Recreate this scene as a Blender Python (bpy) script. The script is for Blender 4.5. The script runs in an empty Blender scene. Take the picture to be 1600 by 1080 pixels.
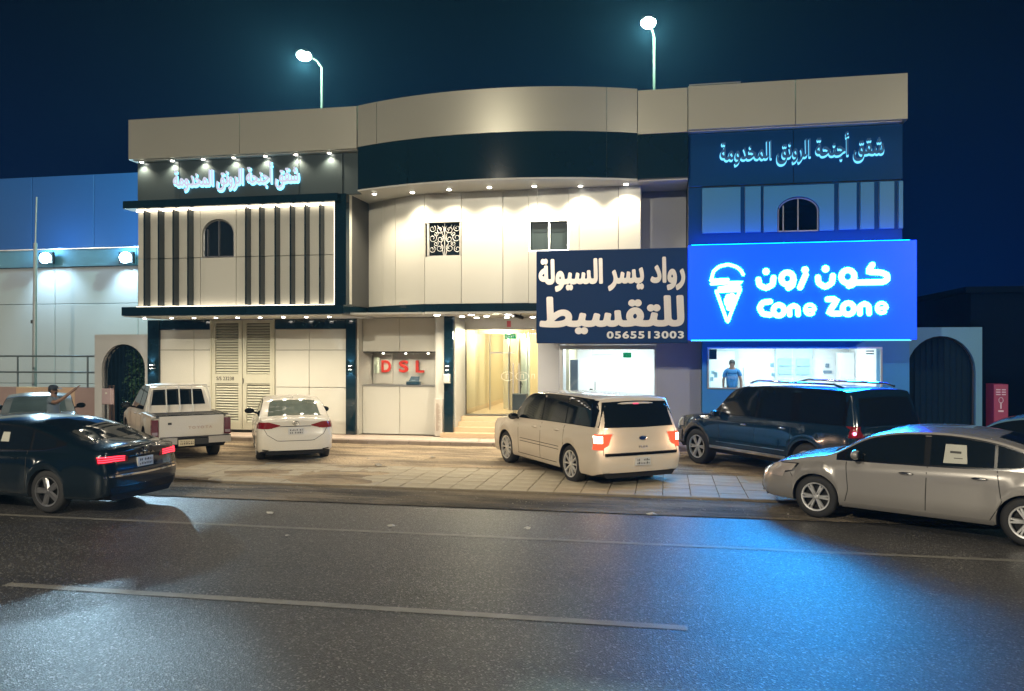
import bpy, bmesh, math, random
from mathutils import Vector, Matrix
from mathutils.bvhtree import BVHTree
random.seed(7)
SC = bpy.context.scene
COL = SC.collection
R = math.radians

# ------------------------------------------------------------------ camera, sky, ambient light, exposure
cam_d = bpy.data.cameras.new('camera')
cam_d.sensor_width = 36.0
cam_d.lens = 36.0 * 1250 / 1600
cam_d.shift_y = 6 / 1600
cam_d.clip_end = 2000
cam = bpy.data.objects.new('camera', cam_d)
COL.objects.link(cam)
cam.location = (0, 0, 2.6)
cam.rotation_euler = (R(90), 0, R(10.9))
SC.camera = cam

world = bpy.data.worlds.new('World')
SC.world = world
world.use_nodes = True
wn = world.node_tree
for n in list(wn.nodes): wn.nodes.remove(n)
wo = wn.nodes.new('ShaderNodeOutputWorld'); wb = wn.nodes.new('ShaderNodeBackground')
sky = wn.nodes.new('ShaderNodeTexSky')
sky.sky_type = 'NISHITA'; sky.sun_disc = False
sky.sun_elevation = R(-6.5); sky.sun_rotation = R(150)
sky.air_density = 2.0; sky.dust_density = 1.0; sky.ozone_density = 4.0
wm = wn.nodes.new('ShaderNodeMix'); wm.data_type = 'RGBA'; wm.blend_type = 'ADD'; wm.inputs[0].default_value = 1
sv = wn.nodes.new('ShaderNodeMix'); sv.data_type = 'RGBA'; sv.blend_type = 'MULTIPLY'; sv.inputs[0].default_value = 1; sv.inputs[7].default_value = (.15, .3, .6, 1)
wn.links.new(sky.outputs[0], sv.inputs[6]); wn.links.new(sv.outputs[2], wm.inputs[6]); 
gc = wn.nodes.new('ShaderNodeTexCoord'); gs_ = wn.nodes.new('ShaderNodeSeparateXYZ'); wn.links.new(gc.outputs['Generated'], gs_.inputs[0])
gr = wn.nodes.new('ShaderNodeValToRGB'); wn.links.new(gs_.outputs[2], gr.inputs[0])
gr.color_ramp.elements[0].position = 0.0; gr.color_ramp.elements[0].color = (0.0, 0.050, 0.36, 1)
gr.color_ramp.elements[1].position = 0.42; gr.color_ramp.elements[1].color = (0.0, 0.006, 0.030, 1)
wn.links.new(gr.outputs[0], wm.inputs[7])
wn.links.new(wm.outputs[2], wb.inputs[0]); wb.inputs[1].default_value = 0.13
wn.links.new(wb.outputs[0], wo.inputs[0])

sun_d = bpy.data.lights.new('street_glow_sun', 'SUN')
sun_d.energy = 0.7; sun_d.angle = R(25); sun_d.color = (1.0, 0.87, 0.66)
sun = bpy.data.objects.new('sun', sun_d); COL.objects.link(sun)
sun.rotation_euler = (R(42), 0, R(-12))

SC.view_settings.view_transform = 'Standard'; SC.view_settings.look = 'None'
SC.view_settings.exposure = 0.0; SC.view_settings.gamma = 1.0
SC.view_settings.use_curve_mapping = False
SC.cycles.use_denoising = True
SC.cycles.max_bounces = 6
SC.cycles.diffuse_bounces = 3
SC.cycles.glossy_bounces = 3
SC.cycles.transparent_max_bounces = 12
SC.cycles.sample_clamp_indirect = 4.0
SC.cycles.sample_clamp_direct = 0.0
SC.cycles.use_adaptive_sampling = True
SC.cycles.caustics_reflective = False
SC.cycles.caustics_refractive = False

# ------------------------------------------------------------------ materials
MATS = {}
def _new(name):
    m = bpy.data.materials.new(name); m.use_nodes = True
    return m, m.node_tree, m.node_tree.nodes['Principled BSDF']
def mat(name, col, rough=0.5, metal=0.0, var=0.12, scale=3.0, bump=0.0, bscale=60.0, coat=0.0, stretch=(1,1,1), rvar=0.0, spec=0.5):
    """principled with a noise tint, optional grain bump"""
    if name in MATS: return MATS[name]
    m, t, b = _new(name)
    b.inputs['Roughness'].default_value = rough; b.inputs['Metallic'].default_value = metal
    b.inputs['Coat Weight'].default_value = coat; b.inputs['Coat Roughness'].default_value = 0.04
    b.inputs['Specular IOR Level'].default_value = spec
    tc = t.nodes.new('ShaderNodeTexCoord'); mp = t.nodes.new('ShaderNodeMapping'); mp.inputs['Scale'].default_value = stretch
    t.links.new(tc.outputs['Object'], mp.inputs[0])
    nz = t.nodes.new('ShaderNodeTexNoise'); nz.inputs['Scale'].default_value = scale; nz.inputs['Detail'].default_value = 5
    t.links.new(mp.outputs[0], nz.inputs['Vector'])
    mx = t.nodes.new('ShaderNodeMix'); mx.data_type = 'RGBA'
    t.links.new(nz.outputs[0], mx.inputs[0])
    mx.inputs[6].default_value = (*[c * (1 - var) for c in col], 1); mx.inputs[7].default_value = (*[min(1, c * (1 + var)) for c in col], 1)
    t.links.new(mx.outputs[2], b.inputs['Base Color'])
    if rvar:
        mr = t.nodes.new('ShaderNodeMapRange'); mr.inputs[3].default_value = max(0, rough - rvar); mr.inputs[4].default_value = rough + rvar
        t.links.new(nz.outputs[0], mr.inputs[0]); t.links.new(mr.outputs[0], b.inputs['Roughness'])
    if bump:
        n2 = t.nodes.new('ShaderNodeTexNoise'); n2.inputs['Scale'].default_value = bscale; n2.inputs['Detail'].default_value = 6
        t.links.new(mp.outputs[0], n2.inputs['Vector'])
        bp = t.nodes.new('ShaderNodeBump'); bp.inputs['Strength'].default_value = bump; bp.inputs['Distance'].default_value = 0.01
        t.links.new(n2.outputs[0], bp.inputs['Height']); t.links.new(bp.outputs[0], b.inputs['Normal'])
    MATS[name] = m
    return m
def emit(name, col, s, sample=True):
    if name in MATS: return MATS[name]
    m = bpy.data.materials.new(name); m.use_nodes = True; t = m.node_tree
    for n in list(t.nodes): t.nodes.remove(n)
    e = t.nodes.new('ShaderNodeEmission'); e.inputs[0].default_value = (*col, 1); e.inputs[1].default_value = s
    o = t.nodes.new('ShaderNodeOutputMaterial'); t.links.new(e.outputs[0], o.inputs[0])
    if not sample: m.cycles.emission_sampling = 'NONE'
    MATS[name] = m
    return m
def glass(name, tint=(0.9, 0.95, 0.95), refl=0.12):
    if name in MATS: return MATS[name]
    m = bpy.data.materials.new(name); m.use_nodes = True; t = m.node_tree
    for n in list(t.nodes): t.nodes.remove(n)
    tr = t.nodes.new('ShaderNodeBsdfTransparent'); tr.inputs[0].default_value = (*tint, 1)
    g = t.nodes.new('ShaderNodeBsdfGlossy'); g.inputs['Roughness'].default_value = 0.02
    f = t.nodes.new('ShaderNodeFresnel'); f.inputs[0].default_value = 1.5
    ad = t.nodes.new('ShaderNodeMath'); ad.operation = 'MULTIPLY_ADD'; ad.inputs[1].default_value = 1.0; ad.inputs[2].default_value = refl * 0.3
    t.links.new(f.outputs[0], ad.inputs[0])
    mx = t.nodes.new('ShaderNodeMixShader'); t.links.new(ad.outputs[0], mx.inputs[0])
    t.links.new(tr.outputs[0], mx.inputs[1]); t.links.new(g.outputs[0], mx.inputs[2])
    o = t.nodes.new('ShaderNodeOutputMaterial'); t.links.new(mx.outputs[0], o.inputs[0])
    MATS[name] = m
    return m

# ------------------------------------------------------------------ mesh helpers
def tag(o, label=None, cat=None, group=None, kind=None):
    if label: o['label'] = label
    if cat: o['category'] = cat
    if group: o['group'] = group
    if kind: o['kind'] = kind
    return o
def root(name, loc, label, cat, group=None, rz=0):
    o = bpy.data.objects.new(name, None); COL.objects.link(o); o.location = loc; o.rotation_euler.z = rz
    o.empty_display_size = 0.3
    return tag(o, label, cat, group)
def wloc(o):
    v = Vector((0, 0, 0))
    while o is not None: v += o.location; o = o.parent
    return v
class MB:
    """collects shapes in world (or thing) coordinates; build() links them as one object"""
    def __init__(s): s.v = []; s.f = []
    def add(s, vs, fs):
        k = len(s.v); s.v += [tuple(v) for v in vs]; s.f += [tuple(i + k for i in f) for f in fs]; return s
    def box(s, x0, x1, y0, y1, z0, z1, ch=0.0):
        if x0 > x1: x0, x1 = x1, x0
        if y0 > y1: y0, y1 = y1, y0
        if z0 > z1: z0, z1 = z1, z0
        if not ch:
            v = [(x, y, z) for z in (z0, z1) for y in (y0, y1) for x in (x0, x1)]
            return s.add(v, [(0, 2, 3, 1), (4, 5, 7, 6), (0, 1, 5, 4), (2, 6, 7, 3), (1, 3, 7, 5), (0, 4, 6, 2)])
        # front (-y) edges chamfered
        v = [(x0, y1, z0), (x1, y1, z0), (x1, y1, z1), (x0, y1, z1), (x0, y0 + ch, z0), (x1, y0 + ch, z0), (x1, y0 + ch, z1), (x0, y0 + ch, z1),
             (x0 + ch, y0, z0 + ch), (x1 - ch, y0, z0 + ch), (x1 - ch, y0, z1 - ch), (x0 + ch, y0, z1 - ch)]
        return s.add(v, [(0, 3, 2, 1), (0, 1, 5, 4), (1, 2, 6, 5), (2, 3, 7, 6), (3, 0, 4, 7), (4, 5, 9, 8), (5, 6, 10, 9), (6, 7, 11, 10), (7, 4, 8, 11), (8, 9, 10, 11)])
    def quad(s, a, b, c, d): return s.add([a, b, c, d], [(0, 1, 2, 3)])
    def tube(s, pts, r, n=8, flat=1.0, closed=False, axis=None, cap=True):
        """swept tube along pts; flat squashes it along world y"""
        pts = [Vector(p) for p in pts]; N = len(pts); rs = r if isinstance(r, (list, tuple)) else [r] * N
        base = len(s.v); up = Vector((0, 1, 0)) if flat != 1.0 else None
        for i, p in enumerate(pts):
            a = pts[i - 1] if (i > 0 or closed) else p; b = pts[(i + 1) % N] if (i < N - 1 or closed) else p
            t = (b - a).normalized() if (b - a).length > 1e-9 else Vector((0, 0, 1))
            u = up if up else (Vector((0, 0, 1)) if abs(t.z) < 0.9 else Vector((1, 0, 0)))
            sd = t.cross(u).normalized(); u2 = sd.cross(t).normalized()
            for k in range(n):
                an = 2 * math.pi * k / n
                s.v.append(tuple(p + sd * math.cos(an) * rs[i] + u2 * math.sin(an) * rs[i] * flat))
        rng = range(N if closed else N - 1)
        for i in rng:
            j = (i + 1) % N
            for k in range(n):
                k2 = (k + 1) % n
                s.f.append((base + i * n + k, base + i * n + k2, base + j * n + k2, base + j * n + k))
        if cap and not closed:
            s.f.append(tuple(base + k for k in range(n))[::-1]); s.f.append(tuple(base + (N - 1) * n + k for k in range(n)))
        return s
    def ball(s, c, rx, ry=None, rz=None, n=10, m=6):
        ry = rx if ry is None else ry; rz = rx if rz is None else rz
        vs = [(c[0], c[1], c[2] + rz)]
        for i in range(1, m):
            a = math.pi * i / m
            for k in range(n):
                b = 2 * math.pi * k / n
                vs.append((c[0] + rx * math.sin(a) * math.cos(b), c[1] + ry * math.sin(a) * math.sin(b), c[2] + rz * math.cos(a)))
        vs.append((c[0], c[1], c[2] - rz)); fs = []
        for k in range(n): fs.append((0, 1 + k, 1 + (k + 1) % n))
        for i in range(m - 2):
            for k in range(n):
                a = 1 + i * n; fs.append((a + k, a + n + k, a + n + (k + 1) % n, a + (k + 1) % n))
        a = 1 + (m - 2) * n
        for k in range(n): fs.append((a + k, len(vs) - 1, a + (k + 1) % n))
        return s.add(vs, fs)
    def lathe(s, prof, c=(0, 0, 0), axis='y', n=32):
        """prof: (radius, offset along axis)"""
        k0 = len(s.v)
        for r_, h in prof:
            for k in range(n):
                a = 2 * math.pi * k / n; x = r_ * math.cos(a); y = r_ * math.sin(a)
                p = (x, h, y) if axis == 'y' else (x, y, h)
                s.v.append((c[0] + p[0], c[1] + p[1], c[2] + p[2]))
        for i in range(len(prof) - 1):
            for k in range(n):
                s.f.append((k0 + i * n + k, k0 + i * n + (k + 1) % n, k0 + (i + 1) * n + (k + 1) % n, k0 + (i + 1) * n + k))
        return s
    def prism(s, poly, y0, y1):
        """poly: (x, z) outline"""
        n = len(poly); v = [(x, y0, z) for x, z in poly] + [(x, y1, z) for x, z in poly]
        f = [tuple(range(n)), tuple(range(2 * n - 1, n - 1, -1))] + [(i, i + n, (i + 1) % n + n, (i + 1) % n) for i in range(n)]
        return s.add(v, f)
    def build(s, name, m, parent=None, smooth=False, world=True, **kw):
        off = wloc(parent) if (parent is not None and world) else Vector((0, 0, 0))
        me = bpy.data.meshes.new(name)
        me.from_pydata([(x - off.x, y - off.y, z - off.z) for x, y, z in s.v] if off.length else s.v, [], s.f); me.update()
        bm = bmesh.new(); bm.from_mesh(me); bmesh.ops.recalc_face_normals(bm, faces=bm.faces)
        if smooth:
            for f in bm.faces: f.smooth = True
            for e in bm.edges:
                if len(e.link_faces) == 2 and e.calc_face_angle(0) > R(38): e.smooth = False
        bm.to_mesh(me); bm.free()
        if m: me.materials.append(m)
        o = bpy.data.objects.new(name, me); COL.objects.link(o)
        if parent is not None: o.parent = parent
        return tag(o, **kw)
def B(name, m, parent, *box, ch=0.0, **kw): return MB().box(*box, ch=ch).build(name, m, parent, **kw)
def copies(src, locs):
    out = []
    for l in locs:
        c = src.copy(); COL.objects.link(c); c.location = l; c.parent = src.parent; out.append(c)
        for ch in src.children:
            d = ch.copy(); COL.objects.link(d); d.parent = c
    return out
def lamp(kind, name, loc, energy, col, parent=None, rot=(0, 0, 0), size=0.05, spot=None, blend=0.6, sy=None):
    d = bpy.data.lights.new(name, kind); d.energy = energy; d.color = col
    if kind == 'AREA':
        d.size = size
        if sy: d.shape = 'RECTANGLE'; d.size_y = sy
    else: d.shadow_soft_size = size
    if spot: d.spot_size = R(spot); d.spot_blend = blend
    o = bpy.data.objects.new(name, d); COL.objects.link(o); o.rotation_euler = rot
    if parent is not None: o.parent = parent; o.location = Vector(loc) - wloc(parent)
    else: o.location = loc
    return o
# ------------------------------------------------------------------ lettering
AR = {'ا': (0xFE8D, 0xFE8E, 0, 0), 'أ': (0xFE83, 0xFE84, 0, 0), 'ب': (0xFE8F, 0xFE90, 0xFE91, 0xFE92), 'ة': (0xFE93, 0xFE94, 0, 0), 'ت': (0xFE95, 0xFE96, 0xFE97, 0xFE98),
      'ج': (0xFE9D, 0xFE9E, 0xFE9F, 0xFEA0), 'ح': (0xFEA1, 0xFEA2, 0xFEA3, 0xFEA4), 'خ': (0xFEA5, 0xFEA6, 0xFEA7, 0xFEA8), 'د': (0xFEA9, 0xFEAA, 0, 0), 'ر': (0xFEAD, 0xFEAE, 0, 0),
      'س': (0xFEB1, 0xFEB2, 0xFEB3, 0xFEB4), 'ش': (0xFEB5, 0xFEB6, 0xFEB7, 0xFEB8), 'ط': (0xFEC1, 0xFEC2, 0xFEC3, 0xFEC4), 'ق': (0xFED5, 0xFED6, 0xFED7, 0xFED8),
      'ل': (0xFEDD, 0xFEDE, 0xFEDF, 0xFEE0), 'م': (0xFEE1, 0xFEE2, 0xFEE3, 0xFEE4), 'ن': (0xFEE5, 0xFEE6, 0xFEE7, 0xFEE8), 'و': (0xFEED, 0xFEEE, 0, 0), 'ي': (0xFEF1, 0xFEF2, 0xFEF3, 0xFEF4)}
def shape_ar(s):
    out = []
    for i, c in enumerate(s):
        if c not in AR: out.append(c); continue
        p = i > 0 and s[i - 1] in AR and AR[s[i - 1]][2]
        n = i < len(s) - 1 and s[i + 1] in AR and AR[c][2]
        out.append(chr(AR[c][3 if p and n else 1 if p else 2 if n else 0]))
    return ''.join(reversed(out))
def _curve_mesh(body, off, depth):
    c = bpy.data.curves.new('t', 'FONT'); c.body = body; c.size = 1; c.offset = off; c.extrude = depth; c.resolution_u = 3
    o = bpy.data.objects.new('t', c); COL.objects.link(o)
    dg = bpy.context.evaluated_depsgraph_get(); dg.update()
    me = bpy.data.meshes.new_from_object(o.evaluated_get(dg))
    v = [tuple(x.co) for x in me.vertices]; f = [tuple(p.vertices) for p in me.polygons]
    bpy.data.objects.remove(o); bpy.data.curves.remove(c); bpy.data.meshes.remove(me)
    return v, f
_adv = {}
def adv(ch):
    if ch not in _adv:
        a = max(x[0] for x in _curve_mesh(ch + '|', 0, 0)[0]); b = max(x[0] for x in _curve_mesh('|', 0, 0)[0]); _adv[ch] = a - b
    return _adv[ch]
import numpy as np
from mathutils.geometry import interpolate_bezier
def _contours(ch):
    c = bpy.data.curves.new('t', 'FONT'); c.body = ch; c.size = 1
    o = bpy.data.objects.new('t', c); COL.objects.link(o)
    dg = bpy.context.evaluated_depsgraph_get(); dg.update()
    cu = o.to_curve(dg, apply_modifiers=False); out = []
    for sp in cu.splines:
        bp = sp.bezier_points; n = len(bp)
        if n < 2: continue
        pts = []
        for i in range(n):
            p, q = bp[i], bp[(i + 1) % n]
            pts += [(v.x, v.y) for v in interpolate_bezier(p.co, p.handle_right, q.handle_left, q.co, 5)[:-1]]
        out.append(np.array(pts))
    o.to_curve_clear(); bpy.data.objects.remove(o); bpy.data.curves.remove(c)
    return out
_gc = {}
def bold_glyph(ch, off, h=0.017):
    """solid letter: outline grown by off, from a distance field cut along its zero line"""
    if (ch, off) in _gc: return _gc[(ch, off)]
    cs = _contours(ch); A = np.concatenate(cs); B_ = np.concatenate([np.roll(c, -1, 0) for c in cs])
    lo = A.min(0) - off - 2 * h; hi = A.max(0) + off + 2 * h
    nx, ny = int((hi[0] - lo[0]) / h) + 2, int((hi[1] - lo[1]) / h) + 2
    X, Y = np.meshgrid(lo[0] + h * np.arange(nx) + 1e-5, lo[1] + h * np.arange(ny) + 1e-5); P = np.stack([X.ravel(), Y.ravel()], 1)
    d = B_ - A; L2 = (d ** 2).sum(1) + 1e-12; w = np.zeros(len(P)); dm = np.full(len(P), 9.0)
    for k in range(len(A)):
        r = P - A[k]; t = np.clip((r @ d[k]) / L2[k], 0, 1); dm = np.minimum(dm, np.hypot(*(r - t[:, None] * d[k]).T))
        cr = d[k, 0] * r[:, 1] - d[k, 1] * r[:, 0]
        up = (A[k, 1] <= P[:, 1]) & (B_[k, 1] > P[:, 1]) & (cr > 0); dn = (A[k, 1] > P[:, 1]) & (B_[k, 1] <= P[:, 1]) & (cr < 0)
        w += up; w -= dn
    F = (np.where(w != 0, dm, -dm) + off).reshape(ny, nx)
    vs = []; idx = {}; fs = []; cnt = {}
    def vert(key, x, y):
        if key not in idx: idx[key] = len(vs); vs.append((x, y))
        return idx[key]
    for j in range(ny - 1):
        for i in range(nx - 1):
            c4 = [(i, j), (i + 1, j), (i + 1, j + 1), (i, j + 1)]; f4 = [F[b, a] for a, b in c4]
            if max(f4) <= 0: continue
            poly = []
            for k in range(4):
                p, q = c4[k], c4[(k + 1) % 4]; fp, fq = f4[k], f4[(k + 1) % 4]
                if fp > 0: poly.append(vert(p, X[p[1], p[0]], Y[p[1], p[0]]))
                if (fp > 0) != (fq > 0):
                    t = fp / (fp - fq); key = tuple(sorted((p, q)))
                    poly.append(vert(key, X[p[1], p[0]] + t * (X[q[1], q[0]] - X[p[1], p[0]]), Y[p[1], p[0]] + t * (Y[q[1], q[0]] - Y[p[1], p[0]])))
            if len(poly) > 2:
                fs.append(tuple(poly))
                for k in range(len(poly)):
                    e = (poly[k], poly[(k + 1) % len(poly)])
                    if (e[1], e[0]) in cnt: del cnt[(e[1], e[0])]
                    else: cnt[e] = 1
    n = len(vs); V = [(float(x), float(y), .5) for x, y in vs] + [(float(x), float(y), -.5) for x, y in vs]
    FF = fs + [(a, a + n, b + n, b) for a, b in cnt]
    _gc[(ch, off)] = (V, FF)
    return V, FF
def glyphs(s, off=0.0, track=1.0):
    """[(verts, faces)] one per glyph, laid out in a row (unit size), y up"""
    out = []; x = 0
    for i, ch in enumerate(s):
        if ch != ' ':
            v, f = bold_glyph(ch, off) if off else _curve_mesh(ch, off, 0.5)
            out.append(([(a + x, b, c) for a, b, c in v], f))
        x += adv(ch) * track
    return out
def write(name, s, m, parent, x0, x1, z0, z1, y, depth=0.04, off=0.0, track=1.0, split=False, skew=0.0, names='letter', ref=None, **kw):
    """lettering fitted to the box x0..x1, z0..z1 on the plane y (front face at y-depth)"""
    gs = glyphs(s, off, track)
    R_ = gs
    ax = min(v[0] for g in R_ for v in g[0]); bx = max(v[0] for g in R_ for v in g[0])
    az = min(v[1] for g in R_ for v in g[0]); bz = max(v[1] for g in R_ for v in g[0])
    sx = (x1 - x0) / (bx - ax); sz = (z1 - z0) / (bz - az)
    mb = MB(); objs = []
    for i, (v, f) in enumerate(gs):
        if split: mb = MB()
        d = depth + 0.0012 * (i % 3)
        mb.add([(x0 + (a - ax) * sx + skew * (b - az) * sz, y - d * (0.5 + c), z0 + (b - az) * sz) for a, b, c in v], f)
        if split: objs.append(mb.build(names, m, parent, **kw))
    if not split: objs = mb.build(name, m, parent, **kw)
    return objs

# ------------------------------------------------------------------ palette
M_white = mat('cladding_white', (0.56, 0.55, 0.49), 0.38, 0.0, 0.05, 0.6, stretch=(1, 1, .35), rvar=0.06)
M_parap = mat('cladding_parapet', (0.45, 0.44, 0.37), 0.30, 0.40, 0.05, 0.4, rvar=0.05)
M_dark = mat('cladding_dark_gloss', (0.006, 0.020, 0.030), 0.10, 0.0, 0.2, 0.8, coat=0.3)
M_core = mat('wall_core', (0.10, 0.10, 0.10), 0.8)
M_joint = mat('joint_sealant', (0.05, 0.05, 0.048), 0.7)
M_soff = mat('soffit_white', (0.50, 0.49, 0.45), 0.5, 0, 0.04, 1)
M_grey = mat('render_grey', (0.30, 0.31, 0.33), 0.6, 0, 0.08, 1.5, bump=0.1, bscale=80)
M_alu = mat('aluminium', (0.55, 0.55, 0.55), 0.3, 0.9, 0.05)
M_cream = mat('louver_cream', (0.47, 0.46, 0.37), 0.42, 0, 0.08, 3)
M_black = mat('black_plastic', (0.012, 0.012, 0.014), 0.45)
M_glass = glass('shop_glass')
M_dglass = mat('dark_window_glass', (0.012, 0.02, 0.028), 0.05, 0, 0.1, spec=0.8)
M_step = mat('step_travertine', (0.62, 0.47, 0.30), 0.35, 0, 0.12, 4, bump=0.05, stretch=(1, 1, 4))
M_walk = mat('sidewalk_tile', (0.50, 0.40, 0.33), 0.6, 0, 0.14, 5, bump=0.15)
M_curb = mat('curb_concrete', (0.28, 0.23, 0.19), 0.8, 0, 0.2, 4, bump=0.3)
M_warm = mat('lobby_wall', (0.62, 0.54, 0.36), 0.45, 0, 0.04, 1)
M_warm2 = mat('lobby_beige', (0.52, 0.45, 0.30), 0.3, 0, 0.05, 1)
M_inwhite = mat('interior_white', (0.80, 0.80, 0.79), 0.5, 0, 0.02)
M_wall_tint = mat('shop_render_glow_tint', (0.02, 0.21, 0.42), 0.5, 0, 0.08, 1.2)  # blue light from the sign above is put into this wall colour
M_panel_tint = mat('panel_glow_tint', (0.02, 0.17, 0.34), 0.4, 0, 0.05, 0.7)  # upper panels carry the sign's blue glare in their base colour
M_navy = mat('sign_navy', (0.003, 0.028, 0.105), 0.5, 0, 0.06, 0.5, spec=.15)
M_champ = mat('letters_champagne', (0.68, 0.64, 0.61), 0.35, 0.3, 0.05)
M_red = mat('letters_red', (0.55, 0.035, 0.02), 0.4)
E_led = emit('led_strip_warm', (1.0, 0.86, 0.66), 7.0)
E_down = emit('downlight_lens', (1.0, 0.93, 0.80), 30.0, False)
E_signw = emit('sign_letter_white', (0.80, 0.82, 1.0), 0.85, False)
E_halo = emit('sign_letter_halo', (0.20, 0.72, 1.0), 3.2, False)
WARM = (1.0, 0.86, 0.64); COOL = (0.75, 0.88, 1.0)

# ================================================================== SHOP BUILDING
bld = root('shop_building', (-4.5, 21.8, 0), 'two-storey shop and apartment building with curved white parapet, dark glossy bands and lit soffits', 'building')
B('wall_core', M_core, bld, -14.55, 5.42, 21.9, 34, 3.86, 8.55)
B('wall_core', M_core, bld, -15.5, -8.95, 22.12, 34, 0.0, 3.4)
B('roof_slab', M_core, bld, -14.5, 5.40, 20.2, 34, 8.56, 8.62)
# --- parapet (flat wings and the curved middle)
def panel(name, x0, x1, z0, z1, y, d, m, ch=0.006, parent=None, g=0.007):
    return B(name, m, parent or bld, x0 + g, x1 - g, y, y + d, z0 + g, z1 - g, ch=ch)
for a, b in ((-14.67, -11.3), (-11.3, -7.95)): panel('parapet_panel', a, b, 7.86, 8.98, 19.8, 0.10, M_parap)
for a, b in ((0.52, 3.0), (3.0, 5.47)): panel('parapet_panel', a, b, 7.90, 8.97, 19.8, 0.10, M_parap)
panel('parapet_panel', -0.69, 0.52, 7.86, 8.95, 19.83, 0.10, M_parap)
B('parapet_return', M_parap, bld, -14.67, -14.57, 19.91, 34, 7.86, 8.98)
B('parapet_return', M_parap, bld, 5.37, 5.47, 19.91, 34, 7.90, 8.97)
B('coping_strip', M_alu, bld, 0.55, 1.75, 19.79, 19.95, 8.975, 9.0)
CX, CR = -4.315, 9.5
def bulge(x): return 19.82 - (math.sqrt(CR * CR - (x - CX) ** 2) - math.sqrt(CR * CR - 3.63 ** 2))
def curved(name, x0, x1, z0, z1, m, off=0.0, th=0.08, n=10, g=0.006):
    mb = MB(); vs = []
    x0 += g; x1 -= g
    for i in range(n + 1):
        x = x0 + (x1 - x0) * i / n; y = bulge(x) + off
        vs += [(x, y, z0), (x, y, z1), (x, y + th, z1), (x, y + th, z0)]
    fs = []
    for i in range(n):
        a = 4 * i; b = a + 4
        for k in range(4): fs.append((a + k, b + k, b + (k + 1) % 4, a + (k + 1) % 4))
    fs += [(0, 1, 2, 3), (4 * n + 3, 4 * n + 2, 4 * n + 1, 4 * n)]
    return mb.add(vs, fs).build(name, m, bld, smooth=True)
for a, b in ((-7.94, -7.33), (-7.33, -1.42), (-1.42, -0.69)): curved('parapet_panel', a, b, 7.90, 8.98, M_parap, n=16)
for a, b in ((-7.94, -6.4), (-6.4, -1.42), (-1.42, -0.69)): curved('glossy_band_panel', a, b, 6.78, 7.892, M_dark, off=0.012, n=16)
# curved soffit under the band
mb = MB(); vs = []; fs = []; n = 24
for i in range(n + 1):
    x = -7.94 + 7.25 * i / n; vs += [(x, bulge(x) + .01, 6.78), (x, 21.6, 6.78), (x, 21.6, 6.74), (x, bulge(x) + .01, 6.74)]
for i in range(n):
    a = 4 * i; b = a + 4
    for k in range(4): fs.append((a + k, b + k, b + (k + 1) % 4, a + (k + 1) % 4))
mb.add(vs, fs); mb.box(-8.35, -7.94, 20.2, 21.6, 6.74, 6.78); mb.box(-0.69, 0.52, 19.95, 21.6, 6.74, 6.78)
mb.build('soffit', M_soff, bld)
B('glossy_band_panel', M_dark, bld, -0.68, 0.515, 19.86, 19.94, 6.78, 7.85)
B('wall_core', M_core, bld, -8.3, 0.5, 20.75, 21.88, 6.8, 8.5)
# --- left wing: dark sign band, ledges, white wall and fins
M_band = mat('cladding_grey_satin', (0.050, 0.068, 0.072), 0.34, 0.2, 0.08, 0.5)
for a, b in ((-14.6, -13.3), (-13.3, -9.72), (-9.72, -8.47)): panel('glossy_band_panel', a, b, 6.72, 7.84, 20.1, 0.06, M_band)
panel('glossy_band_panel', -8.47, -7.95, 6.72, 7.84, 20.12, 0.06, M_band)
B('soffit', M_soff, bld, -14.56, -7.95, 19.905, 20.2, 7.845, 7.875)
B('soffit', M_soff, bld, 0.53, 5.36, 19.905, 20.2, 7.885, 7.91)
B('ledge', M_dark, bld, -14.76, -8.45, 19.70, 20.15, 6.49, 6.70)
B('ledge', M_dark, bld, -14.80, -8.28, 19.70, 20.15, 3.53, 3.77)
B('led_strip', E_led, bld, -14.6, -8.62, 20.05, 20.10, 6.45, 6.486)
B('led_strip', E_led, bld, -14.6, -8.62, 20.05, 20.10, 3.775, 3.80)
def arch_wall(name, x0, x1, z0, z1, ax0, ax1, sill, spring, top, y, d, m, parent, n=14):
    """wall panel with an arched opening"""
    cx = (ax0 + ax1) / 2; rx = (ax1 - ax0) / 2; rz = top - spring
    arc = [(cx - rx * math.cos(math.pi * i / n), spring + rz * math.sin(math.pi * i / n)) for i in range(n + 1)]
    mb = MB()
    def pr(poly): mb.prism(poly, y, y + d)
    if x0 < ax0: pr([(x0, z0), (ax0, z0), (ax0, z1), (x0, z1)])
    if x1 > ax1: pr([(ax1, z0), (x1, z0), (x1, z1), (ax1, z1)])
    if sill > z0: pr([(ax0, z0), (ax1, z0), (ax1, sill), (ax0, sill)])
    for i in range(n): pr([arc[i], arc[i + 1], (arc[i + 1][0], z1), (arc[i][0], z1)])
    return mb.build(name, m, parent), arc
B('wall_core', M_joint, bld, -14.58, -8.3, 20.34, 21.9, 3.78, 7.9)
cols = [-14.62, -13.3, -12.95]
cols = (-14.62, -13.42, -12.72)
for a, b in ((-14.62, -13.45), (-13.45, -12.68), (-11.6, -10.35), (-10.35, -9.5), (-9.5, -8.64)):
    panel('wall_panel', a, b, 3.79, 5.14, 20.15, 0.06, M_white); panel('wall_panel', a, b, 5.14, 6.46, 20.15, 0.06, M_white)
panel('wall_panel', -12.68, -11.6, 3.79, 5.14, 20.15, 0.06, M_white)
arch_wall('wall_panel', -12.673, -11.607, 5.147, 6.453, -12.63, -11.66, 5.147, 5.78, 6.2, 20.15, 0.06, M_white, bld)
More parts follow.
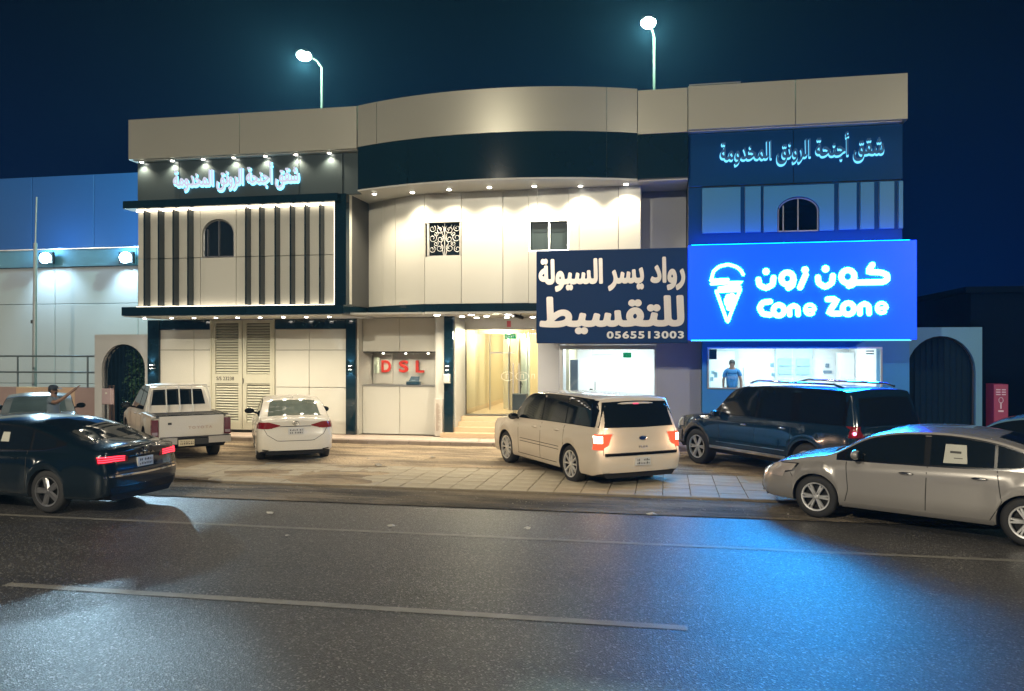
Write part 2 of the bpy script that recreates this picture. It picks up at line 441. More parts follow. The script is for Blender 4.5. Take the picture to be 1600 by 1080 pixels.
def arch_window(x0, x1, sill, spring, top, y, m_frame):
    cx = (x0 + x1) / 2; rx = (x1 - x0) / 2; rz = top - spring; n = 16
    w = MB().prism([(x0, sill)] + [(cx - rx * math.cos(math.pi * i / n), spring + rz * math.sin(math.pi * i / n)) for i in range(n + 1)] + [(x1, sill)], y + .05, y + .07).build('arched_window', M_dglass, bld)
    MB().tube([(x0 + .02, y + .03, sill)] + [(cx - (rx - .02) * math.cos(math.pi * i / n), y + .03, spring + (rz - .02) * math.sin(math.pi * i / n)) for i in range(n + 1)] + [(x1 - .02, y + .03, sill)], .018, 6).build('frame', m_frame, w)
    for xx in (cx, x0 + .14 * (x1 - x0)): MB().box(xx - .012, xx + .012, y + .02, y + .045, sill, top - .03 if xx == cx else spring + .15).build('mullion', m_frame, w)
    MB().box(x0, x1, y + .02, y + .045, sill, sill + .03).build('sill', m_frame, w)
    return w
arch_window(-12.62, -11.67, 5.15, 5.78, 6.19, 20.17, M_alu)
B('corner_strip', M_dark, bld, -8.62, -8.3, 19.92, 20.14, 3.78, 6.72)
B('led_strip', emit('led_strip_edge', (1, .88, .7), 2.5), bld, -8.645, -8.625, 19.93, 19.96, 3.80, 6.46)
fin = B('fin', M_dark, bld, -.03, .03, -.14, .14, 0, 2.66, world=False) if False else MB().box(-.022, .022, -.11, .135, 0, 2.66).build('fin', M_dark, bld, world=False)
finx = (-14.24, -13.8, -13.35, -12.9, -11.17, -10.76, -10.31, -9.87, -9.45, -9.03)
o0 = wloc(bld)
fin.location = Vector((finx[0], 20.005, 3.80)) - o0
copies(fin, [Vector((x, 20.005, 3.80)) - o0 for x in finx[1:]])
# --- middle upper wall, faceted
path = [(-8.30, 20.14), (-8.35, 21.60), (-7.75, 21.22), (-7.28, 20.93), (-6.32, 20.50), (-5.30, 20.45), (-4.18, 20.45), (-3.27, 20.45), (-2.19, 20.45), (-1.19, 20.45), (-0.63, 20.45), (-0.63, 21.30), (0.52, 21.30)]
def wallseg(name, p, q, z0, z1, m, th=0.06, g=0.008):
    P, Q = Vector(p), Vector(q); d = (Q - P).normalized(); nrm = Vector((d.y, -d.x))   # towards the street
    a = P + d * g; b = Q - d * g; i = nrm * -th
    pts = [a, b, b + i, a + i]
    mb = MB().add([(v.x, v.y, z) for z in (z0 + g, z1 - g) for v in pts], [(0, 1, 2, 3), (7, 6, 5, 4), (0, 4, 5, 1), (1, 5, 6, 2), (2, 6, 7, 3), (3, 7, 4, 0)])
    return mb.build(name, m, bld)
winA = (-6.24, -5.32, 5.07, 5.96); winB = (-3.50, -2.45, 5.13, 5.94)
for i in range(len(path) - 1):
    p, q = path[i], path[i + 1]
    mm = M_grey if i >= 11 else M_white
    if i == 4:
        wallseg('wall_panel', p, q, 3.80, 5.07, mm); wallseg('wall_panel', p, q, 5.96, 6.74, mm)
    elif i == 6:   # -4.18..-3.27 cut by the sliding window
        wallseg('wall_panel', p, (-3.5, 20.45), 3.80, 6.74, mm); wallseg('wall_panel', (-3.5, 20.45), q, 3.80, 5.13, mm, g=.001); wallseg('wall_panel', (-3.5, 20.45), q, 5.94, 6.74, mm, g=.001)
    elif i == 7:
        wallseg('wall_panel', p, (-2.45, 20.45), 3.80, 5.13, mm); wallseg('wall_panel', p, (-2.45, 20.45), 5.94, 6.74, mm); wallseg('wall_panel', (-2.45, 20.45), q, 3.80, 6.74, mm, g=.001)
    else: wallseg('wall_panel', p, q, 3.80, 6.74, mm)
    wallseg('trim_band', (p[0], p[1] - .02), (q[0], q[1] - .02), 3.60, 3.80, M_dark, g=0.003)
B('wall_core', M_joint, bld, -8.2, 0.5, 21.72, 21.89, 3.62, 6.74)
B('wall_core', M_joint, bld, -6.3, -0.7, 20.62, 21.7, 3.62, 5.0)
B('wall_core', M_joint, bld, -6.3, -0.7, 20.62, 21.7, 6.0, 6.74)
B('wall_core', M_joint, bld, -5.28, -3.55, 20.56, 21.7, 5.01, 5.99); B('wall_core', M_joint, bld, -2.4, -0.7, 20.56, 21.7, 5.01, 5.99)
# grille window
w = B('grille_window', M_dglass, bld, winA[0], winA[1] , 20.66, 20.68, winA[2], winA[3])
mb = MB(); mb.box(winA[0] - .01, winA[0] + .03, 20.5, 20.6, winA[2], winA[3]); mb.box(winA[1] - .03, winA[1], 20.46, 20.6, winA[2], winA[3]); mb.box(winA[0], winA[1], 20.5, 20.62, winA[2] - .03, winA[2] + .02); mb.build('frame', M_soff, w)
mb = MB(); cx, cz = (winA[0] + winA[1]) / 2, (winA[2] + winA[3]) / 2
def spiral(c, r, a0, turns, s=1, n=16):
    return [(c[0] + r * (1 - .75 * i / n) * math.cos(a0 + s * turns * 2 * math.pi * i / n), 20.55, c[1] + r * (1 - .75 * i / n) * math.sin(a0 + s * turns * 2 * math.pi * i / n)) for i in range(n + 1)]
for sx in (-1, 1):
    for (px, pz, rr) in ((.13, .27, .12), (.34, .30, .10), (.12, .02, .10), (.33, .05, .12), (.14, -.22, .11), (.35, -.25, .10), (.24, .16, .07), (.24, -.10, .07)):
        mb.tube(spiral((cx + sx * px, cz + pz), rr, math.pi / 2 + sx * .6, 1.3, sx), .010, 5)
    mb.tube([(cx + sx * .02, 20.55, winA[2]), (cx + sx * .10, 20.55, cz - .1), (cx + sx * .03, 20.55, cz + .1), (cx + sx * .2, 20.55, winA[3] - .05)], .010, 5)
mb.tube([(cx, 20.55, winA[2]), (cx, 20.55, winA[3])], .010, 5)
mb.build('scroll_grille', mat('wrought_iron_white', (.55, .55, .52), .4), w)
# sliding window
w = B('sliding_window', mat('window_blind_glass', (.05, .075, .08), .35, spec=.1), bld, winB[0] + .03, winB[1] - .03, 20.60, 20.62, winB[2] + .03, winB[3] - .03)
mb = MB(); mb.box(winB[0], winB[1], 20.47, 20.6, winB[3] - .035, winB[3]); mb.box(winB[0], winB[1], 20.47, 20.6, winB[2], winB[2] + .04)
mb.box(winB[0], winB[0] + .04, 20.47, 20.6, winB[2] + .04, winB[3] - .035); mb.box(winB[1] - .04, winB[1], 20.47, 20.6, winB[2] + .04, winB[3] - .035); mb.build('frame', M_alu, w)
B('mullion', M_alu, w, -3.0, -2.95, 20.54, 20.6, winB[2] + .04, winB[3] - .035)
B('valance', mat('window_dark_upper', (.03, .045, .05), .35, spec=.1), w, winB[0] + .04, winB[1] - .04, 20.59, 20.598, winB[3] - .30, winB[3] - .035)
# --- soffit above the ground floor
B('soffit', M_soff, bld, -14.78, -8.36, 19.75, 22.1, 3.50, 3.527)
B('soffit', M_soff, bld, -8.36, -6.3, 20.2, 22.35, 3.53, 3.58)
B('soffit', M_soff, bld, -6.3, -3.2, 20.46, 23.4, 3.54, 3.595)
B('soffit', M_soff, bld, -3.2, 0.52, 20.46, 22.0, 3.0, 3.04)
# --- ground floor left block
for a, b in ((-15.2, -14.06), (-14.06, -13.48), (-11.4, -10.32), (-10.32, -9.16)):
    for z0, z1 in ((0.12, 1.48), (1.48, 2.58), (2.58, 3.2)): panel('wall_panel', a, b, z0, z1, 22.0, 0.06, M_white)
panel('pillar', -15.6, -15.2, 0.12, 3.5, 21.94, 0.14, M_dark); panel('pillar', -9.16, -8.84, 0.12, 3.5, 21.94, 0.14, M_dark)
panel('lintel_band', -15.2, -13.48, 3.2, 3.5, 21.96, 0.1, M_dark); panel('lintel_band', -11.4, -9.16, 3.2, 3.5, 21.96, 0.1, M_dark)
B('trim_band', M_dark, bld, -15.55, -15.2, 21.0, 21.93, 3.20, 3.49) if False else None
for xa, xb, side in ((-13.46, -12.46, 0), (-12.44, -11.44, 1)):
    lf = MB(); lf.box(xa, xa + .12, 21.98, 22.04, .2, 3.48); lf.box(xb - .12, xb, 21.98, 22.04, .2, 3.48)
    for z0, z1 in ((.2, .42), (1.58, 1.86), (3.38, 3.48)): lf.box(xa + .12, xb - .12, 21.98, 22.04, z0, z1)
    leaf = lf.build('louver_door', M_cream, bld)
    B('backing', M_joint, leaf, xa + .1, xb - .1, 22.07, 22.09, .4, 3.4)
    sl = None; base = wloc(leaf)
    zs = [.455 + i * .079 for i in range(15)] + [1.90 + i * .079 for i in range(19)]
    w2 = (xb - xa) / 2 - .12
    s0 = MB().add([(-w2, -.022, -.022), (w2, -.022, -.022), (w2, .03, .03), (-w2, .03, .03), (-w2, -.012, -.030), (w2, -.012, -.030), (w2, .04, .022), (-w2, .04, .022)],
                  [(0, 1, 2, 3), (7, 6, 5, 4), (0, 4, 5, 1), (2, 6, 7, 3), (0, 3, 7, 4), (1, 5, 6, 2)]).build('slat', M_cream, leaf, world=False)
    s0.location = Vector(((xa + xb) / 2, 22.02, zs[0])) - base
    copies(s0, [Vector(((xa + xb) / 2, 22.02, z)) - base for z in zs[1:]])
    if side: MB().tube([(-12.40, 21.93, 1.74), (-12.40, 21.96, 1.66), (-12.40, 21.93, 1.58)], .012, 6).build('handle', M_black, leaf)
    else: write('door_number', 'S/S 23238', M_black, leaf, -13.30, -12.72, 1.67, 1.78, 21.982, .004, off=.01)
mb = MB(); mb.box(-13.5, -13.46, 21.95, 22.06, .12, 3.5); mb.box(-11.44, -11.4, 21.95, 22.06, .12, 3.5); mb.build('door_frame', M_cream, bld)
# --- ground floor: reception niche
for a, b in ((-8.78, -7.63), (-7.63, -6.47)):
    panel('wall_panel', a, b, 2.53, 3.52, 22.3, .06, M_white); panel('wall_panel', a, b, .12, 1.53, 22.3, .06, M_white)
B('counter_top', M_alu, bld, -8.80, -6.45, 22.27, 22.75, 1.53, 1.56)
B('jamb', M_white, bld, -8.84, -8.785, 22.02, 23.3, .12, 3.52)
B('jamb', M_white, bld, -6.46, -6.21, 22.0, 23.3, .12, 3.55)
B('niche_back', M_white, bld, -8.78, -6.47, 23.2, 23.28, 1.4, 2.7)
B('niche_head', M_joint, bld, -8.78, -6.47, 22.37, 23.2, 2.50, 2.55)
B('niche_wall', mat('marble_pale', (.6, .57, .5), .3, 0, .15, 2.5), bld, -8.77, -8.15, 23.14, 23.2, 1.56, 2.5)
# pier, entrance porch
panel('pillar', -6.2, -5.92, .12, 3.54, 21.94, .14, M_dark)
B('jamb', M_white, bld, -5.96, -5.9, 22.1, 23.3, .12, 3.54)
B('porch_beam', M_soff, bld, -5.96, -3.3, 23.2, 23.34, 3.22, 3.54)
B('sticker', mat('sticker_red', (.5, .06, .08), .5), bld, -4.62, -4.5, 23.19, 23.2, 3.26, 3.44)
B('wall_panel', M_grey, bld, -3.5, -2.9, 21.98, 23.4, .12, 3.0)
for i in range(4):
    B('step', M_step, bld, -6.25 + .04 * i, -3.52, 21.75 + .33 * i, 23.75, .12 + .13 * i, .12 + .13 * (i + 1) - .004)
B('porch_floor', M_step, bld, -6.0, -3.52, 23.07, 29.9, .50, .636)
# glazed entrance
ent = root('glazed_entrance', (0, 0, 0), None, None); ent.parent = bld; ent.location = Vector((-4.7, 23.3, .64)) - o0
for a, b in ((-5.90, -5.2), (-5.19, -4.36), (-4.35, -3.9), (-3.89, -3.5)): B('pane', M_glass, ent, a, b, 23.30, 23.31, .66, 3.2)
B('frame', M_alu, ent, -5.92, -3.5, 23.28, 23.33, 3.19, 3.22); B('frame', M_alu, ent, -5.92, -3.5, 23.28, 23.33, .636, .66)
B('frame', M_black, ent, -5.905, -5.88, 23.28, 23.33, .66, 3.19)
B('door_handle', M_alu, ent, -4.46, -4.43, 23.25, 23.27, 1.3, 2.2); B('door_closer', M_alu, ent, -5.15, -4.4, 23.26, 23.29, 2.48, 2.52); B('door_handle', M_alu, ent, -4.28, -4.25, 23.25, 23.27, 1.3, 2.2)
fr = mat('frosted_film', (.75, .75, .68), .6)
mb = MB()
for cx_ in (-4.62, -4.18): mb.tube([(cx_ + .19 * math.cos(a), 23.295, 1.80 + .13 * math.sin(a)) for a in [2 * math.pi * k / 20 for k in range(20)]], .008, 4, closed=True)
for k, cx_ in enumerate((-4.62, -4.18, -3.85, -3.62)):
    mb.box(cx_ - .05, cx_ + .05, 23.292, 23.297, 1.86, 1.875); mb.box(cx_ - .05, cx_ - .035, 23.292, 23.297, 1.73, 1.86); mb.box(cx_ + .035, cx_ + .05, 23.292, 23.297, 1.73, 1.86)
mb.build('film_emblem', fr, ent)
# lobby
lob = root('lobby', (0, 0, 0), None, None); lob.parent = bld; lob.location = Vector((-4.7, 26, .64)) - o0
B('back_wall', M_warm, lob, -6.5, -2.6, 29.6, 29.7, .636, 3.5); B('side_wall', M_warm2, lob, -6.1, -5.97, 23.36, 29.6, .636, 3.5)
B('side_wall', M_warm, lob, -2.9, -2.8, 23.4, 29.6, .636, 3.5); B('ceiling', mat('lobby_ceiling', (.7, .62, .45), .5), lob, -5.97, -2.9, 23.35, 29.6, 3.28, 3.34)
for x in (-5.3, -4.9): B('partition', M_warm2, lob, x, x + .32, 26.0, 26.08, .636, 3.27)
B('partition', mat('lobby_wood', (.55, .42, .26), .4), lob, -4.98, -4.7, 25.4, 25.5, .636, 3.0)
for xx in (-5.62, -5.0, -4.38, -3.6): B('wall_batten', M_alu, lob, xx, xx + .03, 25.3, 25.36, .64, 3.27)
B('ceiling_cove', mat('lobby_wood', (), 0), lob, -5.9, -2.95, 24.9, 25.0, 3.1, 3.27); B('skirting', mat('lobby_wood', (), 0), lob, -5.96, -5.93, 23.4, 29.5, .64, .78)
B('reception_desk', mat('lobby_wood', (), 0), lob, -3.9, -3.0, 26.8, 27.3, .64, 1.7)
B('mirror_panel', mat('lobby_glass', (.5, .58, .55), .15), lob, -4.68, -4.38, 25.8, 25.84, .9, 2.95)
B('dark_panel', M_black, lob, -3.98, -3.86, 25.0, 25.1, .64, 2.4)
E_warmlens = emit('lobby_lens', (1, .9, .65), 14, False)
lg = MB().lathe([(0, 0), (.07, 0), (.08, .02)], axis='z', n=12).build('ceiling_light', E_warmlens, lob, world=False)
pts = [(-5.5, 24.2), (-4.9, 24.2), (-4.2, 24.2), (-5.4, 25.3), (-4.3, 25.6), (-3.7, 26.4), (-4.2, 27.5), (-3.4, 24.6)]
lg.location = Vector((pts[0][0], pts[0][1], 3.255)) - wloc(lob); copies(lg, [Vector((x, y, 3.255)) - wloc(lob) for x, y in pts[1:]])
for x, y in ((-5.2, 24.4), (-4.2, 25.6), (-4.4, 28.0)): lamp('POINT', 'lobby_lamp', (x, y, 3.05), 210, (1, .86, .60), lob, size=.12)
# --- finance office
off = root('finance_office', (0, 0, 0), None, None); off.parent = bld; off.location = Vector((-1.6, 24, .6)) - o0
B('back_wall', M_inwhite, off, -2.95, -.2, 25.6, 25.7, .5, 2.95); B('side_wall', M_inwhite, off, -2.95, -2.89, 22.1, 25.6, .5, 2.95); B('side_wall', M_inwhite, off, -.26, -.2, 22.1, 25.6, .5, 2.95)
B('ceiling', M_inwhite, off, -2.89, -.26, 22.1, 25.6, 2.86, 2.92); B('floor', M_inwhite, off, -2.89, -.26, 22.05, 25.6, .5, .55)
B('column', mat('office_column', (.18, .22, .27), .4), off, -2.72, -2.5, 23.0, 23.2, .55, 2.3)
mb = MB(); mb.box(-2.89, -.26, 21.98, 22.03, 2.60, 2.72); mb.box(-2.89, -2.80, 21.98, 22.03, .12, 2.6); mb.box(-.31, -.26, 21.98, 22.03, .12, 2.6); mb.build('frame', M_alu, off)
B('pane', M_glass, off, -2.80, -2.02, 22.0, 22.012, .2, 2.6); B('pane', M_glass, off, -2.01, -1.2, 22.0, 22.012, .2, 2.6); B('pane', M_glass, off, -1.19, -.31, 22.0, 22.012, .2, 2.6)
B('door_rail', M_alu, off, -2.02, -1.2, 21.98, 22.02, 2.44, 2.455); B('door_handle', M_black, off, -1.92, -1.90, 21.95, 21.97, 1.3, 1.72); B('door_lock', M_black, off, -2.06, -1.98, 21.97, 22.03, 1.42, 1.52)
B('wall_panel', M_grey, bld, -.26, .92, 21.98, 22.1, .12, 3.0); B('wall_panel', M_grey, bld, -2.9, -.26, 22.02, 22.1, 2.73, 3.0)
mb = MB(); mb.box(-2.7, -.4, 22.8, 23.4, 2.84, 2.858); mb.build('ceiling_panel', emit('office_panel', (.93, .97, 1), 4.0), off)
lamp('AREA', 'office_lamp', (-1.55, 23.8, 2.83), 150, (.88, .95, 1), off, size=2.0, sy=2.4)
# --- ice cream shop front
shp = root('ice_cream_shop', (0, 0, 0), None, None); shp.parent = bld; shp.location = Vector((3.2, 24, .6)) - o0
B('wall_panel', M_wall_tint, bld, .93, 1.06, 21.54, 22.1, .12, 2.95); B('wall_panel', M_wall_tint, bld, 5.34, 5.98, 21.54, 22.1, .12, 2.95)
B('wall_panel', M_wall_tint, bld, 1.06, 5.34, 21.54, 21.66, .12, 1.57); B('wall_panel', M_wall_tint, bld, 1.06, 5.34, 21.54, 21.66, 2.66, 2.95)
mb = MB(); mb.box(1.06, 1.10, 21.50, 21.58, 1.57, 2.66); mb.box(5.30, 5.34, 21.50, 21.58, 1.57, 2.66); mb.box(1.10, 5.30, 21.50, 21.58, 2.62, 2.66); mb.box(1.10, 5.30, 21.50, 21.58, 1.57, 1.60); mb.build('frame', M_alu, shp)
for a, b in ((1.10, 3.18), (3.19, 5.30)): B('pane', M_glass, shp, a, b, 21.54, 21.55, 1.60, 2.62)
B('back_wall', M_inwhite, shp, .6, 5.9, 25.6, 25.7, .5, 2.95); B('side_wall', M_inwhite, shp, .94, 1.0, 21.7, 25.6, .5, 2.95); B('side_wall', M_inwhite, shp, 5.42, 5.5, 21.7, 25.6, .5, 2.95)
B('ceiling', M_inwhite, shp, 1.0, 5.42, 21.68, 25.6, 2.88, 2.93); B('floor', M_inwhite, shp, 1.0, 5.42, 21.68, 25.6, .5, .55)
M_cy = mat('menu_pale_cyan', (.38, .62, .70), .4); M_cy2 = mat('trim_pale', (.55, .70, .72), .4)
B('doorway', mat('doorway_bright', (.8, .9, .9), .5), shp, 1.35, 2.1, 25.52, 25.58, .55, 2.55)
mb = MB(); mb.box(1.28, 1.35, 25.48, 25.6, .55, 2.6); mb.box(2.1, 2.18, 25.48, 25.6, .55, 2.6); mb.box(1.35, 2.1, 25.48, 25.6, 2.55, 2.62); mb.build('door_frame', M_cy2, shp)
mb = MB(); mb.box(3.28, 4.35, 25.5, 25.58, 1.6, 2.62); mb.build('menu_board', M_cy2, shp)
for a, z in ((3.36, 2.12), (3.36, 1.86), (3.88, 2.12), (3.88, 1.86)): B('menu_panel', M_cy, shp, a, a + .38, 25.46, 25.5, z - .02, z + .2)
B('notice', mat('notice_grey', (.2, .28, .36), .5), shp, 4.74, 4.84, 25.56, 25.6, 2.05, 2.17); B('notice', mat('notice_grey', (), 0), shp, 4.68, 4.92, 25.56, 25.6, 1.88, 1.96)
B('air_vent', M_black, shp, 5.08, 5.26, 22.0, 22.1, 2.54, 2.57); B('air_vent', M_black, shp, 5.08, 5.26, 22.0, 22.1, 2.47, 2.50)
B('television', mat('tv_dark', (.02, .09, .15), .2), shp, 1.14, 1.34, 22.2, 22.26, 2.33, 2.60)
mb = MB(); mb.tube([(2.05 + .55 * i / 4, 24, 2.80 - .02 * i) for i in range(5)], .015, 5); mb.build('ceiling_track', M_cy2, shp)
for x, z, h in ((1.25, 1.9, .10), (1.33, 1.8, .16), (1.22, 1.7, .12), (2.85, 2.1, .12), (2.88, 1.85, .09)): B('dispenser', M_cy, shp, x, x + .09, 23.2, 23.3, z, z + h)
B('fridge', M_inwhite, shp, 2.3, 2.6, 24.8, 25.3, .55, 2.05); B('fridge', M_inwhite, shp, 5.0, 5.4, 24.8, 25.4, .55, 2.5)
mb = MB(); mb.box(1.3, 5.1, 23.2, 23.6, 2.86, 2.878); mb.build('ceiling_panel', emit('shop_panel', (.9, .98, 1), 4.0), shp)
lamp('AREA', 'shop_lamp', (3.2, 23.7, 2.84), 190, (.84, .96, 1), shp, size=3.4, sy=2.6)
# --- right wing upper storey
M_rdark = mat('cladding_gloss_glow_tint', (.006, .045, .15), .16, 0, .1, .6)  # dark cladding with the sign's blue glow mixed into its colour
B('wall_core', M_core, bld, .53, 5.42, 20.18, 21.88, 3.05, 8.5)
for a, b in ((.53, 3.0), (3.0, 5.44)): panel('glossy_band_panel', a, b, 6.58, 7.885, 20.1, .06, M_rdark)
panel('glossy_band_panel', .53, 5.44, 5.10, 6.57, 20.12, .05, M_rdark)
for a, b in ((.86, 1.78), (1.87, 2.25), (4.01, 4.42), (4.49, 4.81), (4.91, 5.25), (5.33, 5.44)): panel('wall_panel', a, b, 5.42, 6.54, 20.05, .06, M_panel_tint)
arch_wall('wall_panel', 2.31, 3.91, 5.42, 6.52, 2.62, 3.58, 5.42, 5.9, 6.25, 20.05, .06, M_panel_tint, bld)
arch_window(2.63, 3.57, 5.42, 5.9, 6.24, 20.07, M_alu)

# --- downlights
def downlight(locs, r, energy, angle, col=WARM, lamp_on=True, rot=(0, 0, 0), name='downlight'):
    for l in locs:
        d = MB().lathe([(0, -.02), (r * .8, -.018), (r, 0), (r, .012)], axis='z', n=14).build(name, E_down, bld, world=False)
        d.location = Vector(l) - o0
        MB().lathe([(r, -.004), (r * 1.3, -.004), (r * 1.3, .014), (r, .014)], axis='z', n=14).build('trim_ring', M_alu, d, world=False)
        if lamp_on:
            q = lamp('SPOT', 'downlight_lamp', (0, 0, 0), energy, col, None, rot, size=r * .8, spot=angle, blend=.8); q.parent = d; q.location = (0, 0, -.05)
downlight([(x, 20.0, 7.83) for x in (-14.39, -13.44, -12.5, -11.58, -10.65, -9.76, -8.81)], .05, 90, 130)
downlight([(x, min(bulge(x) + .80, 20.15), 6.725) for x in (-7.6, -6.55, -5.5, -4.42, -3.27, -2.12, -.98)], .06, 240, 130)
downlight([(x, 20.35, 3.485) for x in (-14.55, -13.7, -13.0, -12.33, -11.67, -10.99, -10.30, -9.63, -8.96)], .05, 110, 145)
downlight([(-6.05, 20.75, 3.525), (-5.1, 20.75, 3.525), (-4.1, 20.75, 3.525)], .09, 300, 150)
downlight([(-5.6, 21.7, 3.525), (-4.9, 21.7, 3.525), (-4.1, 21.7, 3.525), (-5.4, 22.6, 3.525), (-4.5, 22.6, 3.525), (-3.75, 22.6, 3.525)], .08, 50, 140)
downlight([(-8.3, 22.75, 2.49), (-7.6, 22.75, 2.49), (-6.9, 22.75, 2.49)], .035, 16, 160)
# --- sconces, up and down
for x, y in ((-15.42, 21.94), (-9.0, 21.94), (-6.08, 21.94)):
    sc = root('wall_sconce', (0, 0, 0), None, None); sc.parent = bld; sc.location = Vector((x, y - .06, 2.07)) - o0
    MB().box(x - .045, x + .045, y - .11, y, 2.02, 2.12).build('housing', M_black, sc)
    for s in (1, -1):
        MB().box(x - .03, x + .03, y - .10, y - .04, 2.07 + s * .052 - .004, 2.07 + s * .052 + .004).build('lens', E_down, sc)
        q = lamp('SPOT', 'sconce_lamp', (0, 0, 0), 14, COOL, None, (math.pi if s > 0 else 0, 0, 0), size=.02, spot=95, blend=.5); q.parent = sc; q.location = (0, -.01, s * .075)
# ================================================================== SIGNS
# white channel letter signs
TXT = shape_ar('شقق أجنحة الرونق المخدومة')
def halo_sign(name, x0, x1, z0, z1, label, face, group, halo=None):
    r = root(name, ((x0 + x1) / 2, 20.05, z0), label, 'sign', group)
    ref = glyphs(TXT, .018)
    write('letter_halo', TXT, halo or E_halo, r, x0 - .02, x1 + .02, z0 - .045, z1 - .01, 20.085, .03, off=.030)
    write('letter_face', TXT, face, r, x0, x1, z0, z1, 20.04, .05, off=.012)
    return r
halo_sign('rooftop_sign', -13.42, -9.70, 6.95, 7.68, 'white lit Arabic channel letters on the dark band above the vertical fins', E_signw, 'apartment name signs')
E_halo2 = emit('sign_letter_halo_faint', (.16, .66, 1.0), 1.5, False)
r2 = halo_sign('rooftop_sign', 1.30, 5.0, 7.03, 7.74, 'blue-edged Arabic channel letters on the dark band over the ice cream sign', mat('letter_face_blue', (.02, .10, .26), .35), 'apartment name signs', E_halo2)
# navy finance office sign
ns = root('finance_sign', (-1.32, 19.7, 2.74), 'wide navy sign with raised champagne Arabic lettering and a phone number', 'sign')
MB().box(-3.16, .515, 19.60, 19.95, 2.75, 5.04, ch=.01).build('sign_box', M_navy, ns)
NT1, NT2 = shape_ar('رواد يسر السيولة'), shape_ar('للتقسيط')
write('lettering', NT1, M_champ, ns, -3.10, .45, 4.02, 4.84, 19.596, .014, off=.045)
write('lettering', NT2, M_champ, ns, -3.08, .43, 2.97, 3.90, 19.596, .014, off=.042)
write('lettering', '0565513003', mat('letters_white', (.7, .7, .7), .4), ns, -1.42, .42, 2.86, 3.04, 19.596, .012, off=.035, track=1.15, split=True, names='digit')
# ice cream sign
cs = root('ice_cream_sign', (3.05, 19.7, 2.8), 'large glowing blue sign with an ice cream cone logo and white bilingual lettering', 'sign')
def sign_face_mat():
    m = bpy.data.materials.new('sign_face_blue'); m.use_nodes = True; t = m.node_tree
    b = t.nodes['Principled BSDF']; b.inputs['Base Color'].default_value = (.001, .02, .25, 1); b.inputs['Roughness'].default_value = .3
    b.inputs['Emission Color'].default_value = (0.0, .036, 1.0, 1); b.inputs['Emission Strength'].default_value = 3.0
    return m
M_sface = sign_face_mat()
MB().box(.525, 5.60, 19.60, 19.95, 2.83, 5.09, ch=.01).build('sign_box', M_sface, cs)
E_cone = emit('ice_letter', (.012, .40, 1.0), 160)
E_cone2 = emit('ice_letter_core', (.9, .97, 1.0), 1.3, False)
def sx_(cx): return .31 + .003550 * cx
def sz_(cy): return 2.60 + (166 - cy / 4) * .01486
def stroke(name, paths, w, m=None, names='letter'):
    mb = MB()
    for p in paths:
        ww = w; closed = False
        if isinstance(p, tuple) and p[0] == 'ring':
            _, cx, cy, rr = p; pts = [(cx + rr * math.cos(2 * math.pi * k / 20), cy + rr * math.sin(2 * math.pi * k / 20)) for k in range(20)]; closed = True
        elif isinstance(p, tuple) and p[0] == 'dot':
            _, cx, cy, rr = p; mb.ball((sx_(cx), 19.58, sz_(cy)), rr * .0036, .03, rr * .0036, 14, 8); continue
        else: pts = p
        if not closed:   # round the corners a little
            q = [pts[0]]
            for i in range(1, len(pts) - 1):
                a, b, c = pts[i - 1], pts[i], pts[i + 1]
                q += [(b[0] * .7 + a[0] * .3, b[1] * .7 + a[1] * .3), (b[0] * .92 + (a[0] + c[0]) * .04, b[1] * .92 + (a[1] + c[1]) * .04), (b[0] * .7 + c[0] * .3, b[1] * .7 + c[1] * .3)]
            q.append(pts[-1]); pts = q
            for e in (pts[0], pts[-1]): mb.ball((sx_(e[0]), 19.58, sz_(e[1])), ww * .0018, .028, ww * .0018, 12, 6)
        mb.tube([(sx_(a), 19.58, sz_(b)) for a, b in pts], ww * .0018, 12, flat=.35 if ww > 30 else .6, closed=closed)
    return mb.build(names, m or E_cone, cs, smooth=True)
def small_e(cx, cy):
    mb = stroke('', [[(cx + 30 * math.cos(R(a)), cy - 31 * math.sin(R(a))) for a in range(0, 318, 12)], [(cx - 26, cy + 4), (cx + 28, cy + 1)]], 22)
W = 36
stroke('', [[(1222, 142), (1192, 186), (1272, 190), (1310, 205), (1312, 235), (1285, 250), (1110, 250)], ('ring', 1072, 212, 40), [(1110, 225), (1105, 262), (1078, 270)]], W)
stroke('', [[(888, 214), (892, 250), (933, 276), (976, 250), (980, 206)], ('dot', 935, 162, 23)], W)
stroke('', [[(812, 196), (777, 276)], ('dot', 808, 166, 22)], W)
stroke('', [('ring', 697, 218, 38), [(737, 225), (730, 262), (703, 278)]], W)
stroke('', [[(514, 222), (520, 258), (562, 278), (604, 256), (610, 212)], ('dot', 562, 172, 22)], W)
stroke('', [[(588, 362), (540, 368), (520, 402), (542, 440), (588, 446)]], W)
stroke('', [('ring', 643, 418, 34)], W - 2)
stroke('', [[(712, 446), (710, 402), (738, 388), (763, 402), (764, 446)]], W - 4)
small_e(838, 415)
stroke('', [[(948, 352), (1010, 352), (950, 440), (1022, 442)]], W)
stroke('', [('ring', 1075, 412, 35)], W - 2)
stroke('', [[(1146, 444), (1146, 395), (1175, 380), (1200, 395), (1202, 442)]], W - 4)
small_e(1278, 409)
stroke('', [[(212, 212), (224, 165), (262, 134), (320, 122), (372, 138), (402, 162), (416, 188)], [(208, 222), (318, 220)], [(212, 245), (300, 240), (418, 238), (330, 262), (262, 272)], [(262, 274), (330, 278), (395, 268)],
            [(243, 292), (300, 450), (316, 494), (335, 440), (398, 284)], [(250, 292), (390, 290)]], 20, names='logo_cone')
